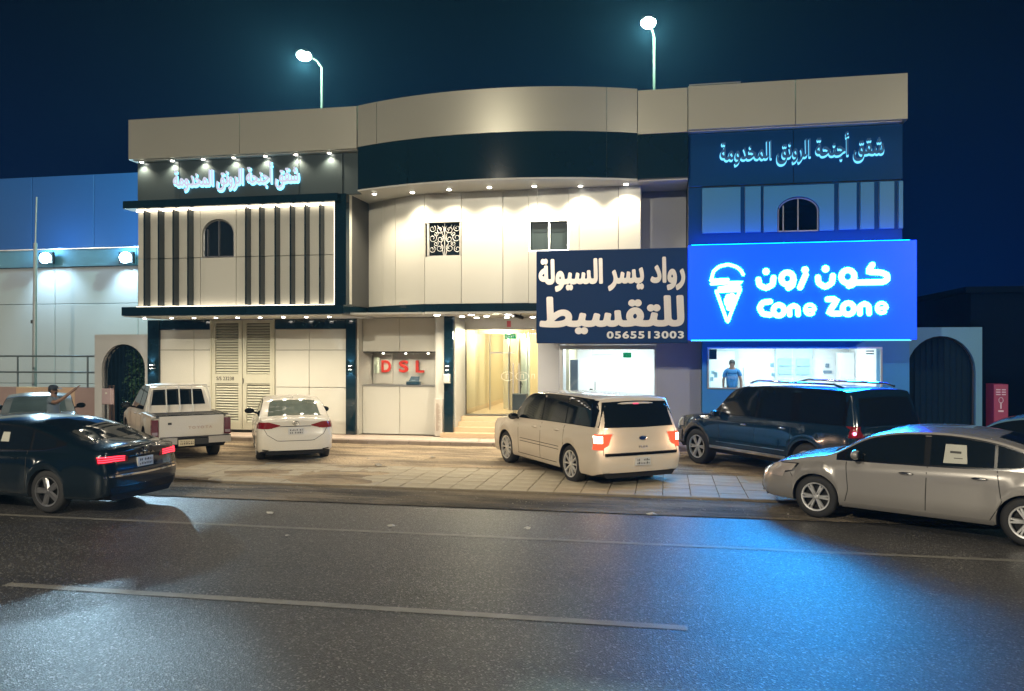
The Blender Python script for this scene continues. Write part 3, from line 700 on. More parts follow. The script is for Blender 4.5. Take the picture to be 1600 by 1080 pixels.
stroke('', [('dot', a, b, r) for a, b, r in ((322, 330, 20), (345, 322, 18), (312, 352, 20), (330, 380, 26), (350, 350, 24), (325, 400, 18), (362, 332, 16), (310, 372, 14))], 20, names='logo_cream')
MB().box(.6, 5.5, 19.78, 19.84, 5.092, 5.12).build('led_strip', emit('added_wash_blue', (.0, .16, 1), 26), cs)  # extra strip, added to wash the wall above with blue light
MB().box(.6, 5.5, 19.80, 19.86, 2.80, 2.827).build('led_strip', emit('added_wash_blue', (.0, .16, 1), 26), cs)  # second added strip, spreads blue light over the lower wall
MB().box(.6, 5.5, 19.66, 19.70, 2.795, 2.82).build('led_strip', emit('led_strip_blue', (.15, .62, 1), 1.6, False), cs)
lamp('AREA', 'sign_glow', (3.0, 19.50, 3.95), 0.001, (.02, .3, 1), cs, rot=(R(90), 0, 0), size=.1) if False else None
# reception letters
ds = root('reception_letters', (-7.9, 23.1, 1.9), 'three red capital letters on the pale wall of the reception niche', 'sign')
for ch, a, b in (('D', -8.48, -8.18), ('S', -7.93, -7.63), ('L', -7.40, -7.13)): write('letter', ch, M_red, ds, a, b, 1.90, 2.27, 23.12, .04, off=.03)
# exit signs
def exit_sign(x, y, z, w, label, txt):
    e = root('exit_sign', (x, y, z), label, 'exit sign', 'green exit signs')
    MB().box(x - w, x + w, y, y + .03, z - .07, z + .07).build('housing', emit('exit_green', (.01, .42, .16), .9, False), e)
    write('letters', txt, mat('exit_text', (.9, .95, .9), .5), e, x - w * .8, x + w * .8, z - .03, z + .03, y - .002, .004)
    MB().box(x - .005, x + .005, y + .01, y + .02, z + .07, z + .16).build('hanger', M_alu, e)
exit_sign(-4.52, 23.2, 2.98, .17, 'green exit sign hanging above the glazed entrance', 'EXIT')
exit_sign(-1.05, 22.25, 2.44, .11, 'small green exit sign inside the white finance office', 'EXIT')

# ================================================================== SMALL THINGS ON THE BUILDING
bx = root('utility_box', (-6.03, 21.85, 1.66), 'cream box with a cable fixed to the dark pier beside the stairs', 'utility box')
MB().box(-6.18, -6.0, 21.80, 21.93, 1.64, 1.9, ch=.02).build('housing', M_white, bx); MB().tube([(-6.04, 21.87, 1.9), (-6.03, 21.86, 1.98), (-6.05, 21.9, 2.02)], .012, 5).build('cable', M_black, bx)
sb = root('notice_slab', (-6.33, 21.9, .12), 'narrow pale printed slab leaning by the reception niche', 'notice board')
MB().box(-6.45, -6.22, 21.86, 21.91, .14, 1.2, ch=.01).build('slab', mat('slab_print', (.52, .48, .42), .5, 0, .1, 9), sb)
rnd = random.Random(3)
mb = MB()
for i in range(26):
    z = .3 + .03 * i; w_ = rnd.uniform(.03, .08); mb.box(-6.40, -6.40 + w_ * 1.7, 21.856, 21.859, z, z + .012)
mb.build('print_lines', mat('print_brown', (.25, .17, .12), .6), sb)
cp = root('counter_case', (-7.28, 22.5, 1.56), 'dark blue case lying open on the reception counter', 'case')
MB().box(-7.46, -7.08, 22.36, 22.60, 1.562, 1.66, ch=.015).build('case_body', mat('case_navy', (.02, .06, .09), .35), cp)
MB().add([(-7.44, 22.55, 1.66), (-7.12, 22.55, 1.66), (-7.15, 22.68, 1.80), (-7.41, 22.68, 1.80), (-7.44, 22.58, 1.66), (-7.12, 22.58, 1.66), (-7.15, 22.71, 1.80), (-7.41, 22.71, 1.80)], [(0, 1, 2, 3), (7, 6, 5, 4), (0, 4, 5, 1), (1, 5, 6, 2), (2, 6, 7, 3), (3, 7, 4, 0)]).build('case_lid', mat('case_navy', (), 0), cp)
cu = root('gathered_cloth', (-8.6, 23.0, 1.56), 'pale gathered cloth hanging beside the first red letter', 'cloth')
mb = MB()
for k in range(6):
    pts = [(-8.66 + .03 * k + .02 * math.sin(3 * z + k), 22.98 + .02 * math.sin(2 * k), z) for z in [1.88 + .07 * j for j in range(8)]]
    mb.tube(pts, [.012 + .012 * abs(math.sin(j * 1.1 + k)) for j in range(8)], 6)
mb.build('folds', mat('cloth_pale', (.55, .62, .50), .8), cu, smooth=True)
pt = root('planter', (-4.35, 24.2, .636), 'black square planter with a small plant inside the lobby doors', 'planter')
MB().box(-4.62, -4.18, 24.0, 24.4, .74, 1.24, ch=.02).build('pot', mat('planter_slate', (.03, .05, .07), .4), pt)
mb = MB(); [mb.tube([(a, b, .64), (a, b, .74)], .015, 6) for a in (-4.58, -4.22) for b in (24.05, 24.35)]; mb.build('feet', M_alu, pt)
mb = MB(); mb.tube([(-4.4, 24.2, 1.24), (-4.4, 24.2, 1.5)], .02, 6); mb.ball((-4.4, 24.2, 1.56), .05, .05, .07); mb.tube([(-4.4, 24.2, 1.35), (-4.33, 24.18, 1.55)], .01, 5); mb.build('ornament', M_black, pt)
tv = root('wall_screen', (-3.3, 24.6, 2.6), 'tilted wall screen glowing pale blue inside the lobby', 'screen')
MB().box(-3.75, -3.1, 24.6, 24.66, 2.20, 2.75, ch=.02).build('bezel', M_black, tv); MB().box(-3.68, -3.17, 24.585, 24.598, 2.27, 2.69).build('display', emit('screen_blue', (.45, .62, .8), .8), tv)

# ================================================================== GATEWAYS LEFT AND RIGHT
def gateway(x0, x1, z1, ax0, ax1, spring, top, m, label, gm):
    g = root('arched_gateway', ((x0 + x1) / 2, 22.05, 0), label, 'gateway', 'arched gateways beside the building')
    o, arc = arch_wall('wall', x0, x1, 0, z1, ax0, ax1, 0, spring, top, 22.0, .3, m, g)
    mb = MB(); pts = [(ax0 + .02, 22.15, .05)] + [(a * .998 + (ax0 + ax1) / 2 * .002, 22.15, b - .01) for a, b in arc] + [(ax1 - .02, 22.15, .05)]
    mb.tube(pts, .03, 6); mb.build('gate_frame', M_black, g)
    b0 = None
    n = int((ax1 - ax0) / .14); xs = [ax0 + .1 + .14 * i for i in range(n)]
    for x in xs:
        u = (x - (ax0 + ax1) / 2) / ((ax1 - ax0) / 2)
        zt = spring + (top - spring) * math.sqrt(max(0, 1 - u * u)) - .03
        MB().box(x - .01, x + .01, 22.14, 22.16, .06, zt).build('bar', gm, g)
    ys_ = 23.2 if ax0 < 0 else 22.2
    MB().prism([(ax0 - 1.1 * (ax0 < 0), .02), (ax1 + .1 * (ax0 < 0), .02), (ax1 + .1 * (ax0 < 0), spring + .9 * (ax0 < 0))] + ([(a, b) for a, b in arc[::-1]] if ax0 > 0 else []) + [(ax0 - 1.1 * (ax0 < 0), spring + .9 * (ax0 < 0))], ys_, ys_ + .03).build('gate_sheet', gm, g)
    return g
M_gate = mat('gate_dark', (.004, .016, .030), .8, spec=.1)
gateway(-17.47, -15.62, 3.06, -17.22, -15.72, 2.0, 2.76, mat('gateway_render', (.46, .46, .45), .7, 0, .08, 2, bump=.15), 'pale wall with a dark arched gate and shrubs, beside the parked pickup', M_gate)
gateway(5.99, 7.81, 3.16, 6.05, 7.66, 2.05, 2.94, mat('gateway_render_glow_tint', (.09, .24, .36), .7, 0, .08, 2, bump=.15), 'wall with blue glow in its colour and a dark arched gate at the far side of the ice cream shop', M_gate)  # blue sign glow painted into the render colour
# shrub behind the left gate
sh = root('leafy_shrub', (-16.3, 22.6, 0), 'dark leafy shrub showing through the arched gate near the pickup', 'shrub')
rnd = random.Random(11); mb = MB()
for i in range(1500):
    a = rnd.uniform(0, 6.28); h = rnd.uniform(.25, 2.6); rr = rnd.uniform(0, .7) * (1.1 - .25 * h) ** .5
    c = Vector((-16.3 + rr * math.cos(a) * 1.05, 22.62 + rr * math.sin(a) * .35, h)); d = Vector((rnd.gauss(0, 1), rnd.gauss(0, 1), rnd.gauss(0, .6))).normalized(); e = d.cross(Vector((rnd.gauss(0, 1), rnd.gauss(0, 1), 1))).normalized()
    l = rnd.uniform(.04, .09)
    mb.add([c - d * l, c + e * l * .45, c + d * l, c - e * l * .45], [(0, 1, 2, 3)])
mb.build('crown', mat('shrub_leaf', (.05, .13, .07), .5, 0, .5, 30), sh)
mb = MB(); [mb.tube([(-16.3, 22.75, 0), (-16.3 + a * .3, 22.75, 1.0), (-16.3 + a * .6, 22.75, 2.1)], [.03, .02, .008], 6) for a in (-1, -.3, .5, 1)]; mb.build('stem', mat('bark', (.08, .06, .04), .9), sh)

# ================================================================== WAREHOUSE, LOW WALL, RAILING, POLES
wh = root('warehouse', (-28, 29, 0), 'long pale warehouse wall with a blue clad upper storey at the far left', 'building')
M_whw = mat('warehouse_panel', (.50, .54, .56), .6, 0, .06, .5, bump=.05)
M_whb = mat('warehouse_blue', (.012, .12, .42), .5, 0, .08, .35)
for i in range(9): MB().box(-44.4 + 2.98 * i + .01, -44.4 + 2.98 * (i + 1) - .01, 29.6, 29.7, 6.7, 9.93, ch=.012).build('upper_panel', M_whb, wh)
MB().box(-44, -17.7, 29.71, 46, 6.7, 9.9).build('upper_core', M_core, wh)
xs = [-44, -40, -36, -32.2, -28.4, -24.55, -20.75, -17.6]
for i in range(len(xs) - 1):
    for z0, z1 in ((0, 1.2), (1.2, 4.45), (4.45, 5.95)): MB().box(xs[i] + .012, xs[i + 1] - .012, 28.6, 28.7, z0 + .01, z1 - .01, ch=.01).build('wall_panel', M_whw, wh)
    MB().box(xs[i] + .012, xs[i + 1] - .012, 28.5, 28.62, 5.96, 6.66, ch=.01).build('fascia_panel', mat('warehouse_fascia', (.12, .30, .42), .5), wh)
MB().box(-44, -17.6, 28.72, 29.58, 0, 6.6).build('wall_core', M_core, wh)
MB().box(-44, -17.6, 28.46, 28.8, 6.665, 6.70).build('coping', M_alu, wh)
for i, (x, z) in enumerate(((-24.66, 6.30), (-21.02, 6.24))):
    f = root('floodlight', (x, 28.3, z), ('blazing blue-white floodlight on the warehouse fascia beside the tall thin pole', 'blazing blue-white floodlight on the warehouse fascia close to the shop building')[i], 'floodlight', 'warehouse floodlights')
    MB().box(x - .33, x + .33, 28.22, 28.34, z - .23, z + .23, ch=.02).build('housing', M_black, f)
    MB().ball((x, 28.2, z), .27, .07, .22, 16, 8).build('lens', emit('flood_lens', (.45, .80, 1.0), 60, False), f)
    MB().tube([(x, 28.34, z), (x, 28.5, z + .05)], .03, 6).build('bracket', M_black, f)
    lamp('POINT', 'flood_lamp', (x, 28.02, z + .45), 75, (.30, .68, 1.0), f, size=.12)
    lamp('SPOT', 'flood_lamp', (x, 28.0, z), 420, (.55, .82, 1.0), f, rot=(R(28), 0, R(-12)), size=.12, spot=110, blend=.7)
    lamp('SPOT', 'flood_lamp', (x, 28.0, z), 4200, (.50, .80, 1.0), f, rot=Vector((17.2, -22.5, -6.4)).to_track_quat('-Z', 'Y').to_euler(), size=.15, spot=27, blend=.95)
pl = root('tall_pole', (-21.55, 24.2, 0), 'tall thin galvanised pole standing before the warehouse wall', 'pole')
MB().tube([(-21.6, 24.2, 0), (-21.55, 24.2, 6.3)], [.085, .06], 10).build('pole', mat('galvanised', (.35, .37, .38), .45, .6), pl, smooth=True)
MB().tube([(-21.55, 24.2, 6.3), (-21.5, 24.2, 7.9)], .025, 6).build('antenna', mat('galvanised', (), 0), pl); MB().box(-21.7, -21.62, 24.15, 24.25, 3.5, 3.62).build('clamp', M_black, pl)
lw = root('low_wall', (-20, 22.6, 0), 'low peach and grey parapet wall carrying a steel railing', 'wall')
M_pe = mat('wall_peach', (.55, .38, .26), .7, 0, .1, 3, bump=.1)
for a, b, m in ((-27, -20.72, mat('wall_mauve', (.34, .24, .22), .7, 0, .1, 3)), (-20.72, -18.55, M_pe), (-18.55, -17.5, mat('wall_mauve', (), 0))): MB().box(a, b, 22.45, 22.7, 0, 1.38, ch=.01).build('wall_section', m, lw)
MB().box(-17.5, -17.3, 22.4, 22.7, 0, 1.45).build('end_post', mat('wall_mauve', (), 0), lw)
rl = root('railing', (-21, 22.55, 1.38), 'grey two-rail steel railing above the low peach wall', 'railing')
M_st = mat('railing_steel', (.22, .26, .28), .35, .8)
for z in (2.38, 1.86): MB().tube([(-27, 22.55, z), (-17.6, 22.55, z - .0)], .028, 8).build('rail', M_st, rl, smooth=True)
for x in (-25.9, -23.3, -20.74, -18.16): MB().tube([(x, 22.55, 1.38), (x, 22.55, 2.38)], .028, 8).build('post', M_st, rl, smooth=True)
mbx = root('meter_box', (-16.25, 21.0, 0), 'pink-grey meter box on a thin post before the arched gate', 'meter box')
MB().box(-16.41, -16.09, 20.95, 21.08, .97, 1.44, ch=.02).build('housing', mat('meter_pink', (.36, .27, .28), .5), mbx); MB().tube([(-16.24, 21.02, 0), (-16.24, 21.02, .97)], .022, 6).build('post', M_alu, mbx)
MB().box(-16.28, -16.22, 20.94, 20.95, 1.28, 1.33).build('dial', M_white, mbx)
cm_ = root('security_camera', (-3.8, 20.9, 3.5), 'small dark security camera under the lit canopy, next to the navy sign', 'camera')
MB().tube([(-3.95, 20.8, 3.50), (-3.75, 21.0, 3.44)], .045, 10).build('camera_body', M_black, cm_); MB().tube([(-3.8, 20.95, 3.46), (-3.8, 20.98, 3.54)], .015, 6).build('bracket', M_black, cm_)
# red vending cabinet far right
vb = root('vending_cabinet', (8.2, 22, 0), 'red cabinet with pale printed figure at the right edge of the building', 'vending machine')
M_vr = mat('vending_red', (.26, .03, .09), .4)
MB().box(8.04, 8.37, 21.9, 22.4, 0, 1.73, ch=.01).build('cabinet', M_vr, vb)
mb = MB()
for z in (1.58, 1.52, 1.46): mb.box(8.09, 8.19, 21.893, 21.897, z, z + .025); mb.box(8.22, 8.31, 21.893, 21.897, z, z + .025)
mb.tube([(8.2 + .05 * math.cos(a), 21.89, 1.33 + .07 * math.sin(a)) for a in [2 * math.pi * k / 12 for k in range(12)]], .008, 4, closed=True)
mb.box(8.185, 8.215, 21.893, 21.897, 1.12, 1.28); mb.box(8.14, 8.26, 21.893, 21.897, 1.04, 1.08)
mb.build('print', mat('vending_print', (.6, .5, .6), .5), vb)
rb = root('dark_building', (16, 30, 0), 'unlit dark building in the gloom at the far right', 'building')
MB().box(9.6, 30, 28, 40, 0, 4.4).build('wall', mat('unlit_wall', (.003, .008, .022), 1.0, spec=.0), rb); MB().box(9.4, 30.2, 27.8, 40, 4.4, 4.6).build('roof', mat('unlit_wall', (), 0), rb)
# roof street lamps
def street_lamp(x, y, z0, z1, hx, label, e):
    s = root('street_lamp', (x, y, z0), label, 'street lamp', 'street lamps above the roofline')
    MB().tube([(x, y, z0), (x, y, z1 - .2)], [.06, .04], 10).build('pole', mat('lamp_pole', (.02, .02, .016), .8, spec=.1), s, smooth=True)
    MB().tube([(x, y, z1 - .2), (x + (hx - x) * .4, y - .15, z1 + .02), (hx, y - .5, z1 + .1)], .035, 8).build('arm', mat('lamp_pole', (), 0), s, smooth=True)
    MB().box(hx - .2, hx + .2, y - .95, y - .45, z1 + .03, z1 + .14, ch=.03).build('lamp_head', M_black, s)
    MB().ball((hx, y - .7, z1 + .0), .24, .30, .17, 14, 8).build('lens', emit('street_lens', (.80, 1.0, .86), 45, False), s, smooth=True)
    lamp('POINT', 'street_lamp_light', (hx, y - .75, z1 - .22), e, (.52, 1.0, .82), s, size=.12)
street_lamp(-11.9, 26.4, 8.6, 12.72, -12.25, 'glaring street lamp over the left wing of the roof', 7500)
street_lamp(-.38, 26.4, 8.6, 12.95, -.55, 'glaring street lamp over the right half of the curved parapet', 7500)

# street lamps of the road, behind the photographer
for i, (x, y) in enumerate(((-47.0, -6), (-7.3, -6.5), (19.3, -6.5))):
    s = root('road_lamp', (x, y, 0), ('warm road lamp far down the street to the left', 'warm road lamp on the near side of the street, in the middle', 'warm road lamp on the near side of the street, to the right')[i], 'street lamp', 'road lamps on the near side')
    MB().tube([(x, y, 0), (x, y, 9.6)], [.11, .06], 10).build('pole', mat('road_lamp_pole', (.25, .25, .24), .5, .6), s, smooth=True)
    MB().tube([(x, y, 9.6), (x, y + .5, 10.0), (x, y + 1.5, 10.1)], .04, 8).build('arm', mat('road_lamp_pole', (), 0), s, smooth=True)
    MB().box(x - .16, x + .16, y + 1.4, y + 2.1, 10.06, 10.18, ch=.03).build('lamp_head', M_black, s)
    MB().ball((x, y + 1.75, 10.04), .14, .26, .07, 14, 8).build('lens', emit('road_lens', (1.0, .85, .6), 60, False), s, smooth=True)
    lamp('SPOT', 'road_lamp_light', (x, y + 1.75, 9.93), 15000, (1.0, .90, .70), s, rot=(R(25), 0, 0), size=.2, spot=165, blend=.5)

# ================================================================== GROUND
def asphalt_mat():
    m = bpy.data.materials.new('asphalt'); m.use_nodes = True; t = m.node_tree; b = t.nodes['Principled BSDF']
    N, L = t.nodes.new, t.links.new
    tc = N('ShaderNodeTexCoord')
    n1 = N('ShaderNodeTexNoise'); n1.inputs['Scale'].default_value = 0.35; n1.inputs['Detail'].default_value = 4; L(tc.outputs['Object'], n1.inputs['Vector'])
    mp = N('ShaderNodeMapping'); mp.inputs['Scale'].default_value = (.08, 1.1, 1); L(tc.outputs['Object'], mp.inputs[0])
    n3 = N('ShaderNodeTexNoise'); n3.inputs['Scale'].default_value = 1.0; n3.inputs['Detail'].default_value = 5; L(mp.outputs[0], n3.inputs['Vector'])
    v = N('ShaderNodeTexVoronoi'); v.inputs['Scale'].default_value = 62; L(tc.outputs['Object'], v.inputs['Vector'])
    n2 = N('ShaderNodeTexNoise'); n2.inputs['Scale'].default_value = 130; n2.inputs['Detail'].default_value = 3; L(tc.outputs['Object'], n2.inputs['Vector'])
    cr = N('ShaderNodeValToRGB'); cr.color_ramp.elements[0].color = (.020, .020, .021, 1); cr.color_ramp.elements[1].color = (.052, .049, .046, 1)
    cr.color_ramp.elements[0].position = .3; cr.color_ramp.elements[1].position = .7
    ad = N('ShaderNodeMath'); ad.operation = 'MULTIPLY_ADD'; ad.inputs[1].default_value = .5; L(n3.outputs[0], ad.inputs[0])
    md = N('ShaderNodeMath'); md.operation = 'MULTIPLY'; md.inputs[1].default_value = .5; L(n1.outputs[0], md.inputs[0]); L(md.outputs[0], ad.inputs[2]); L(ad.outputs[0], cr.inputs[0])
    # pale chips of aggregate
    cc = N('ShaderNodeMix'); cc.data_type = 'RGBA'; cc.inputs[7].default_value = (.16, .155, .145, 1); L(cr.outputs[0], cc.inputs[6])
    gt = N('ShaderNodeSeparateColor'); L(v.outputs['Color'], gt.inputs[0])
    g2 = N('ShaderNodeMath'); g2.operation = 'GREATER_THAN'; g2.inputs[1].default_value = .93; L(gt.outputs[0], g2.inputs[0]); L(g2.outputs[0], cc.inputs[0])
    L(cc.outputs[2], b.inputs['Base Color'])
    mr = N('ShaderNodeMapRange'); mr.inputs[3].default_value = .36; mr.inputs[4].default_value = .56; L(gt.outputs[1], mr.inputs[0]); L(mr.outputs[0], b.inputs['Roughness'])
    b.inputs['Specular IOR Level'].default_value = .6
    bp = N('ShaderNodeBump'); bp.inputs['Strength'].default_value = .6; bp.inputs['Distance'].default_value = .005; L(v.outputs['Distance'], bp.inputs['Height'])
    b2 = N('ShaderNodeBump'); b2.inputs['Strength'].default_value = .5; b2.inputs['Distance'].default_value = .004; L(n2.outputs[0], b2.inputs['Height']); L(bp.outputs[0], b2.inputs['Normal'])
    L(b2.outputs[0], b.inputs['Normal'])
    return m
M_asph = asphalt_mat()
def dirt_mat(name, c0, c1, rough=.9):
    m = bpy.data.materials.new(name); m.use_nodes = True; t = m.node_tree; b = t.nodes['Principled BSDF']; N, L = t.nodes.new, t.links.new
    tc = N('ShaderNodeTexCoord'); n1 = N('ShaderNodeTexNoise'); n1.inputs['Scale'].default_value = .9; n1.inputs['Detail'].default_value = 10; n1.inputs['Roughness'].default_value = .68; L(tc.outputs['Object'], n1.inputs['Vector'])
    mp = N('ShaderNodeMapping'); mp.inputs['Scale'].default_value = (.35, 1.6, 1); mp.inputs['Rotation'].default_value = (0, 0, R(14)); L(tc.outputs['Object'], mp.inputs[0]); L(mp.outputs[0], n1.inputs['Vector'])
    cr = N('ShaderNodeValToRGB'); cr.color_ramp.elements[0].color = (*c0, 1); cr.color_ramp.elements[1].color = (*c1, 1); cr.color_ramp.elements[0].position = .42; cr.color_ramp.elements[1].position = .60
    L(n1.outputs[0], cr.inputs[0]); L(cr.outputs[0], b.inputs['Base Color']); b.inputs['Roughness'].default_value = rough
    n2 = N('ShaderNodeTexNoise'); n2.inputs['Scale'].default_value = 14; n2.inputs['Detail'].default_value = 8; L(tc.outputs['Object'], n2.inputs['Vector'])
    bp = N('ShaderNodeBump'); bp.inputs['Strength'].default_value = 1.0; bp.inputs['Distance'].default_value = .07; L(n2.outputs[0], bp.inputs['Height']); L(bp.outputs[0], b.inputs['Normal'])
    return m
M_dirt = dirt_mat('packed_sand', (.13, .098, .062), (.40, .31, .20)); M_should = dirt_mat('shoulder_grit', (.045, .038, .028), (.20, .16, .11))
from mathutils import noise
def sheet(name, x0, x1, y0, y1, nx, ny, zf, m):
    vs = []; fs = []
    for j in range(ny + 1):
        for i in range(nx + 1):
            x = x0 + (x1 - x0) * i / nx; y = y0 + (y1 - y0) * j / ny; vs.append((x, y, zf(x, y)))
    for j in range(ny):
        for i in range(nx): a = j * (nx + 1) + i; fs.append((a, a + 1, a + nx + 2, a + nx + 1))
    o = MB().add(vs, fs).build(name, m, smooth=True); o['kind'] = 'structure'; return o
sheet('ground', -400, 400, -200, 600, 8, 8, lambda x, y: -.06, dirt_mat('far_ground', (.05, .045, .04), (.12, .10, .08)))
sheet('road', -90, 90, -12, 13.05, 60, 20, lambda x, y: -.012 if y < 12.9 else -.03, M_asph)
def dz(x, y): return .014 * noise.noise(Vector((x * .9, y * 1.2, 0))) + .008 * noise.noise(Vector((x * 4, y * 4, 3)))
sheet('road_shoulder', -40, 40, 12.85, 14.25, 500, 26, lambda x, y: -.014 + (.010 * min(1, (y - 12.85) / .12)) + .016 * noise.noise(Vector((x * 1.3, y * 3.5, 0))) * min(1, (y - 12.85) / .3) + .010 * noise.noise(Vector((x * 9, y * 9, 3))) * min(1, (y - 12.85) / .2), M_should)
sheet('sand_lot', -40, 40, 14.25, 20.85, 500, 110, lambda x, y: .006 + dz(x, y) + ((-.024 + max(0, min(.05, (-1.5 - x) * .010)) + .046 * noise.noise(Vector((x * .55, y * 1.1, 7)))) if y < 16.95 and -10.4 < x < 9 else .0), M_dirt)
# lane paint
M_paint = mat('road_paint_worn', (.155, .148, .13), .5, 0, .5, 5, bump=.3, bscale=120)
def strip(name, x0, x1, y, w):
    o = MB().add([(x0, y, -.0075), (x1, y, -.0075), (x1, y + w, -.0075), (x0, y + w, -.0075)], [(0, 1, 2, 3)]).build(name, M_paint); o['kind'] = 'structure'
for a in (-30, -18.6, -7.2, 4.2 + 3.4): strip('lane_marking', a, a + 7.4, 7.60, .13)
strip('lane_marking', -60, 60, 10.82, .11)
# paving slabs
pv = MB().box(-10.3, 8.5, 14.24, 14.30, -.03, .028).build('paving', mat('kerb_edge_dark', (.17, .14, .10), .9, 0, .3, 8)); pv['kind'] = 'structure'
M_slab = mat('paving_slab', (.33, .285, .205), .75, 0, .42, 1.7, bump=.35, bscale=45)
slab = MB().add([(-.238, -.203, 0), (.238, -.203, 0), (.238, .203, 0), (-.238, .203, 0), (-.234, -.199, .03), (.234, -.199, .03), (.234, .199, .03), (-.234, .199, .03)], [(4, 5, 6, 7), (0, 1, 5, 4), (1, 2, 6, 5), (2, 3, 7, 6), (3, 0, 4, 7)]).build('paving_slab', M_slab, pv, world=False)
rnd = random.Random(5); first = True; locs = []
for j in range(6):
    for i in range(38):
        x = -10.0 + i * .485; y = 14.51 + j * .415
        if x > 8.4: continue
        locs.append((x, y, .002 + rnd.uniform(-.004, .004)))
slab.location = locs[0]
for c_, l in zip(copies(slab, locs[1:]), locs[1:]): c_.rotation_euler = (rnd.gauss(0, .004), rnd.gauss(0, .004), rnd.gauss(0, .006))
# sidewalk and kerb
sw = B('sidewalk', M_curb, None, -17.4, 9.5, 21.02, 23.4, -.05, .10); sw['kind'] = 'structure'
for i in range(46):
    x = -17.4 + i * .585
    MB().box(x + .004, x + .581, 20.8, 21.02, -.05, .115, ch=.012).build('kerb_stone', M_curb, sw)
tile = MB().add([(-.29, -.245, 0), (.29, -.245, 0), (.29, .245, 0), (-.29, .245, 0), (-.285, -.24, .012), (.285, -.24, .012), (.285, .24, .012), (-.285, .24, .012)], [(4, 5, 6, 7), (0, 1, 5, 4), (1, 2, 6, 5), (2, 3, 7, 6), (3, 0, 4, 7)]).build('tile', M_walk, sw, world=False)
tl = [(-17.1 + i * .59, 21.28 + j * .5, .102) for i in range(45) for j in range(2)]
tile.location = tl[0]; copies(tile, tl[1:])
# pebbles
mb = MB(); rnd = random.Random(9)
for i in range(1500):
    x = rnd.uniform(-12, 9); y = rnd.choice((rnd.uniform(12.9, 14.2), rnd.uniform(16.8, 20.7), rnd.uniform(16.8, 18.5))); r_ = rnd.uniform(.006, .022) * rnd.uniform(.5, 1)
    z = .003 + (r_ * .2); a, b_ = rnd.uniform(.7, 1.3), rnd.uniform(.7, 1.3)
    mb.add([(x - r_ * a, y, z), (x, y - r_ * b_, z), (x + r_ * a, y, z), (x, y + r_ * b_, z), (x, y, z + r_ * .9)], [(0, 1, 4), (1, 2, 4), (2, 3, 4), (3, 0, 4)])
o = mb.build('gravel', mat('pebble', (.25, .22, .18), .8, 0, .4, 5)); tag(o, 'small loose stones scattered over the sandy lot', 'gravel', kind='stuff')
# litter
def litter(x, y, s, name, label, seed, m, z=.0):
    rn = random.Random(seed); n = 9; vs = [(x + s * math.cos(6.283 * k / n) * rn.uniform(.6, 1.1), y + s * .7 * math.sin(6.283 * k / n) * rn.uniform(.6, 1.1), z + rn.uniform(0, .35) * s) for k in range(n)]
    vs.append((x, y, z + s * rn.uniform(.3, .6))); f = [(k, (k + 1) % n, n) for k in range(n)]
    vs2 = [(a, b, c + .004) for a, b, c in vs]
    o = MB().add(vs, f).add(vs2, [t[::-1] for t in f]).build(name, m); tag(o, label, 'litter', 'litter on the road and lot')
M_pap = mat('litter_paper', (.38, .37, .34), .7); M_stone = mat('rubble', (.30, .27, .22), .85)
for a in ((-6.16, 11.74, .075, 'scrap_paper', 'flat white paper scrap on the road by the left end of the edge line', 1, M_pap, -.004),
          (-3.97, 11.23, .06, 'scrap_paper', 'white paper scrap on the asphalt beside the faded edge line', 2, M_pap, -.004),
          (-5.19, 10.37, .045, 'scrap_paper', 'tiny white scrap on the asphalt, nearer the camera than the edge line', 3, M_pap, -.006),
          (-.21, 12.74, .10, 'scrap_paper', 'crumpled white paper on the road in front of the long cream car', 4, M_pap, -.004),
          (-1.98, 11.44, .06, 'scrap_paper', 'dull paper scrap on the asphalt near the middle of the road', 5, M_pap, -.004),
          (-5.48, 18.41, .10, 'rubble_lump', 'broken brown lump on the sand near the kerb', 6, M_stone, .01),
          (-6.17, 16.61, .12, 'rubble_lump', 'grey stone lump lying on the sandy part of the paving', 7, M_stone, .05),
          (-6.9, 17.9, .07, 'rubble_lump', 'small pale lump on the sand behind the paving', 8, M_stone, .01)): litter(*a)

# ================================================================== CARS
def pch(pts):
    """monotone cubic through (x, y) points"""
    xs = [p[0] for p in pts]; ys = [p[1] for p in pts]; n = len(xs)
    h = [xs[i + 1] - xs[i] for i in range(n - 1)]; d = [(ys[i + 1] - ys[i]) / h[i] for i in range(n - 1)]
    m = [0.0] * n
    if n == 2: m = [d[0], d[0]]
    else:
        for i in range(1, n - 1):
            if d[i - 1] * d[i] > 0:
                w1 = 2 * h[i] + h[i - 1]; w2 = h[i] + 2 * h[i - 1]; m[i] = (w1 + w2) / (w1 / d[i - 1] + w2 / d[i])
        m[0] = d[0]; m[-1] = d[-1]
    def f(x):
        if x <= xs[0]: return ys[0]
        if x >= xs[-1]: return ys[-1]
        i = max(k for k in range(n - 1) if xs[k] <= x); t = (x - xs[i]) / h[i]
        return (2*t**3-3*t*t+1)*ys[i] + (t**3-2*t*t+t)*h[i]*m[i] + (-2*t**3+3*t*t)*ys[i+1] + (t**3-t*t)*h[i]*m[i+1]
    return f
M_tyre = mat('tyre_rubber', (.018, .018, .019), .75, 0, .2, 20)
M_rim = mat('rim_alloy', (.80, .80, .80), .32, .8, .04)
M_rimd = mat('rim_dark', (.03, .03, .03), .4, .6)
M_under = mat('underbody_black', (.008, .008, .009), .9)
M_trim = mat('trim_black', (.006, .007, .009), .15, spec=.4)
M_tint = mat('tinted_glass', (.006, .010, .014), .04, 0, .1, spec=.9)
M_seam = mat('panel_gap', (.01, .01, .01), .8)
M_chrome = mat('chrome', (.75, .75, .75), .08, 1.0, .02)
M_plate = mat('number_plate', (.50, .49, .47), .45, 0, .06, 10)
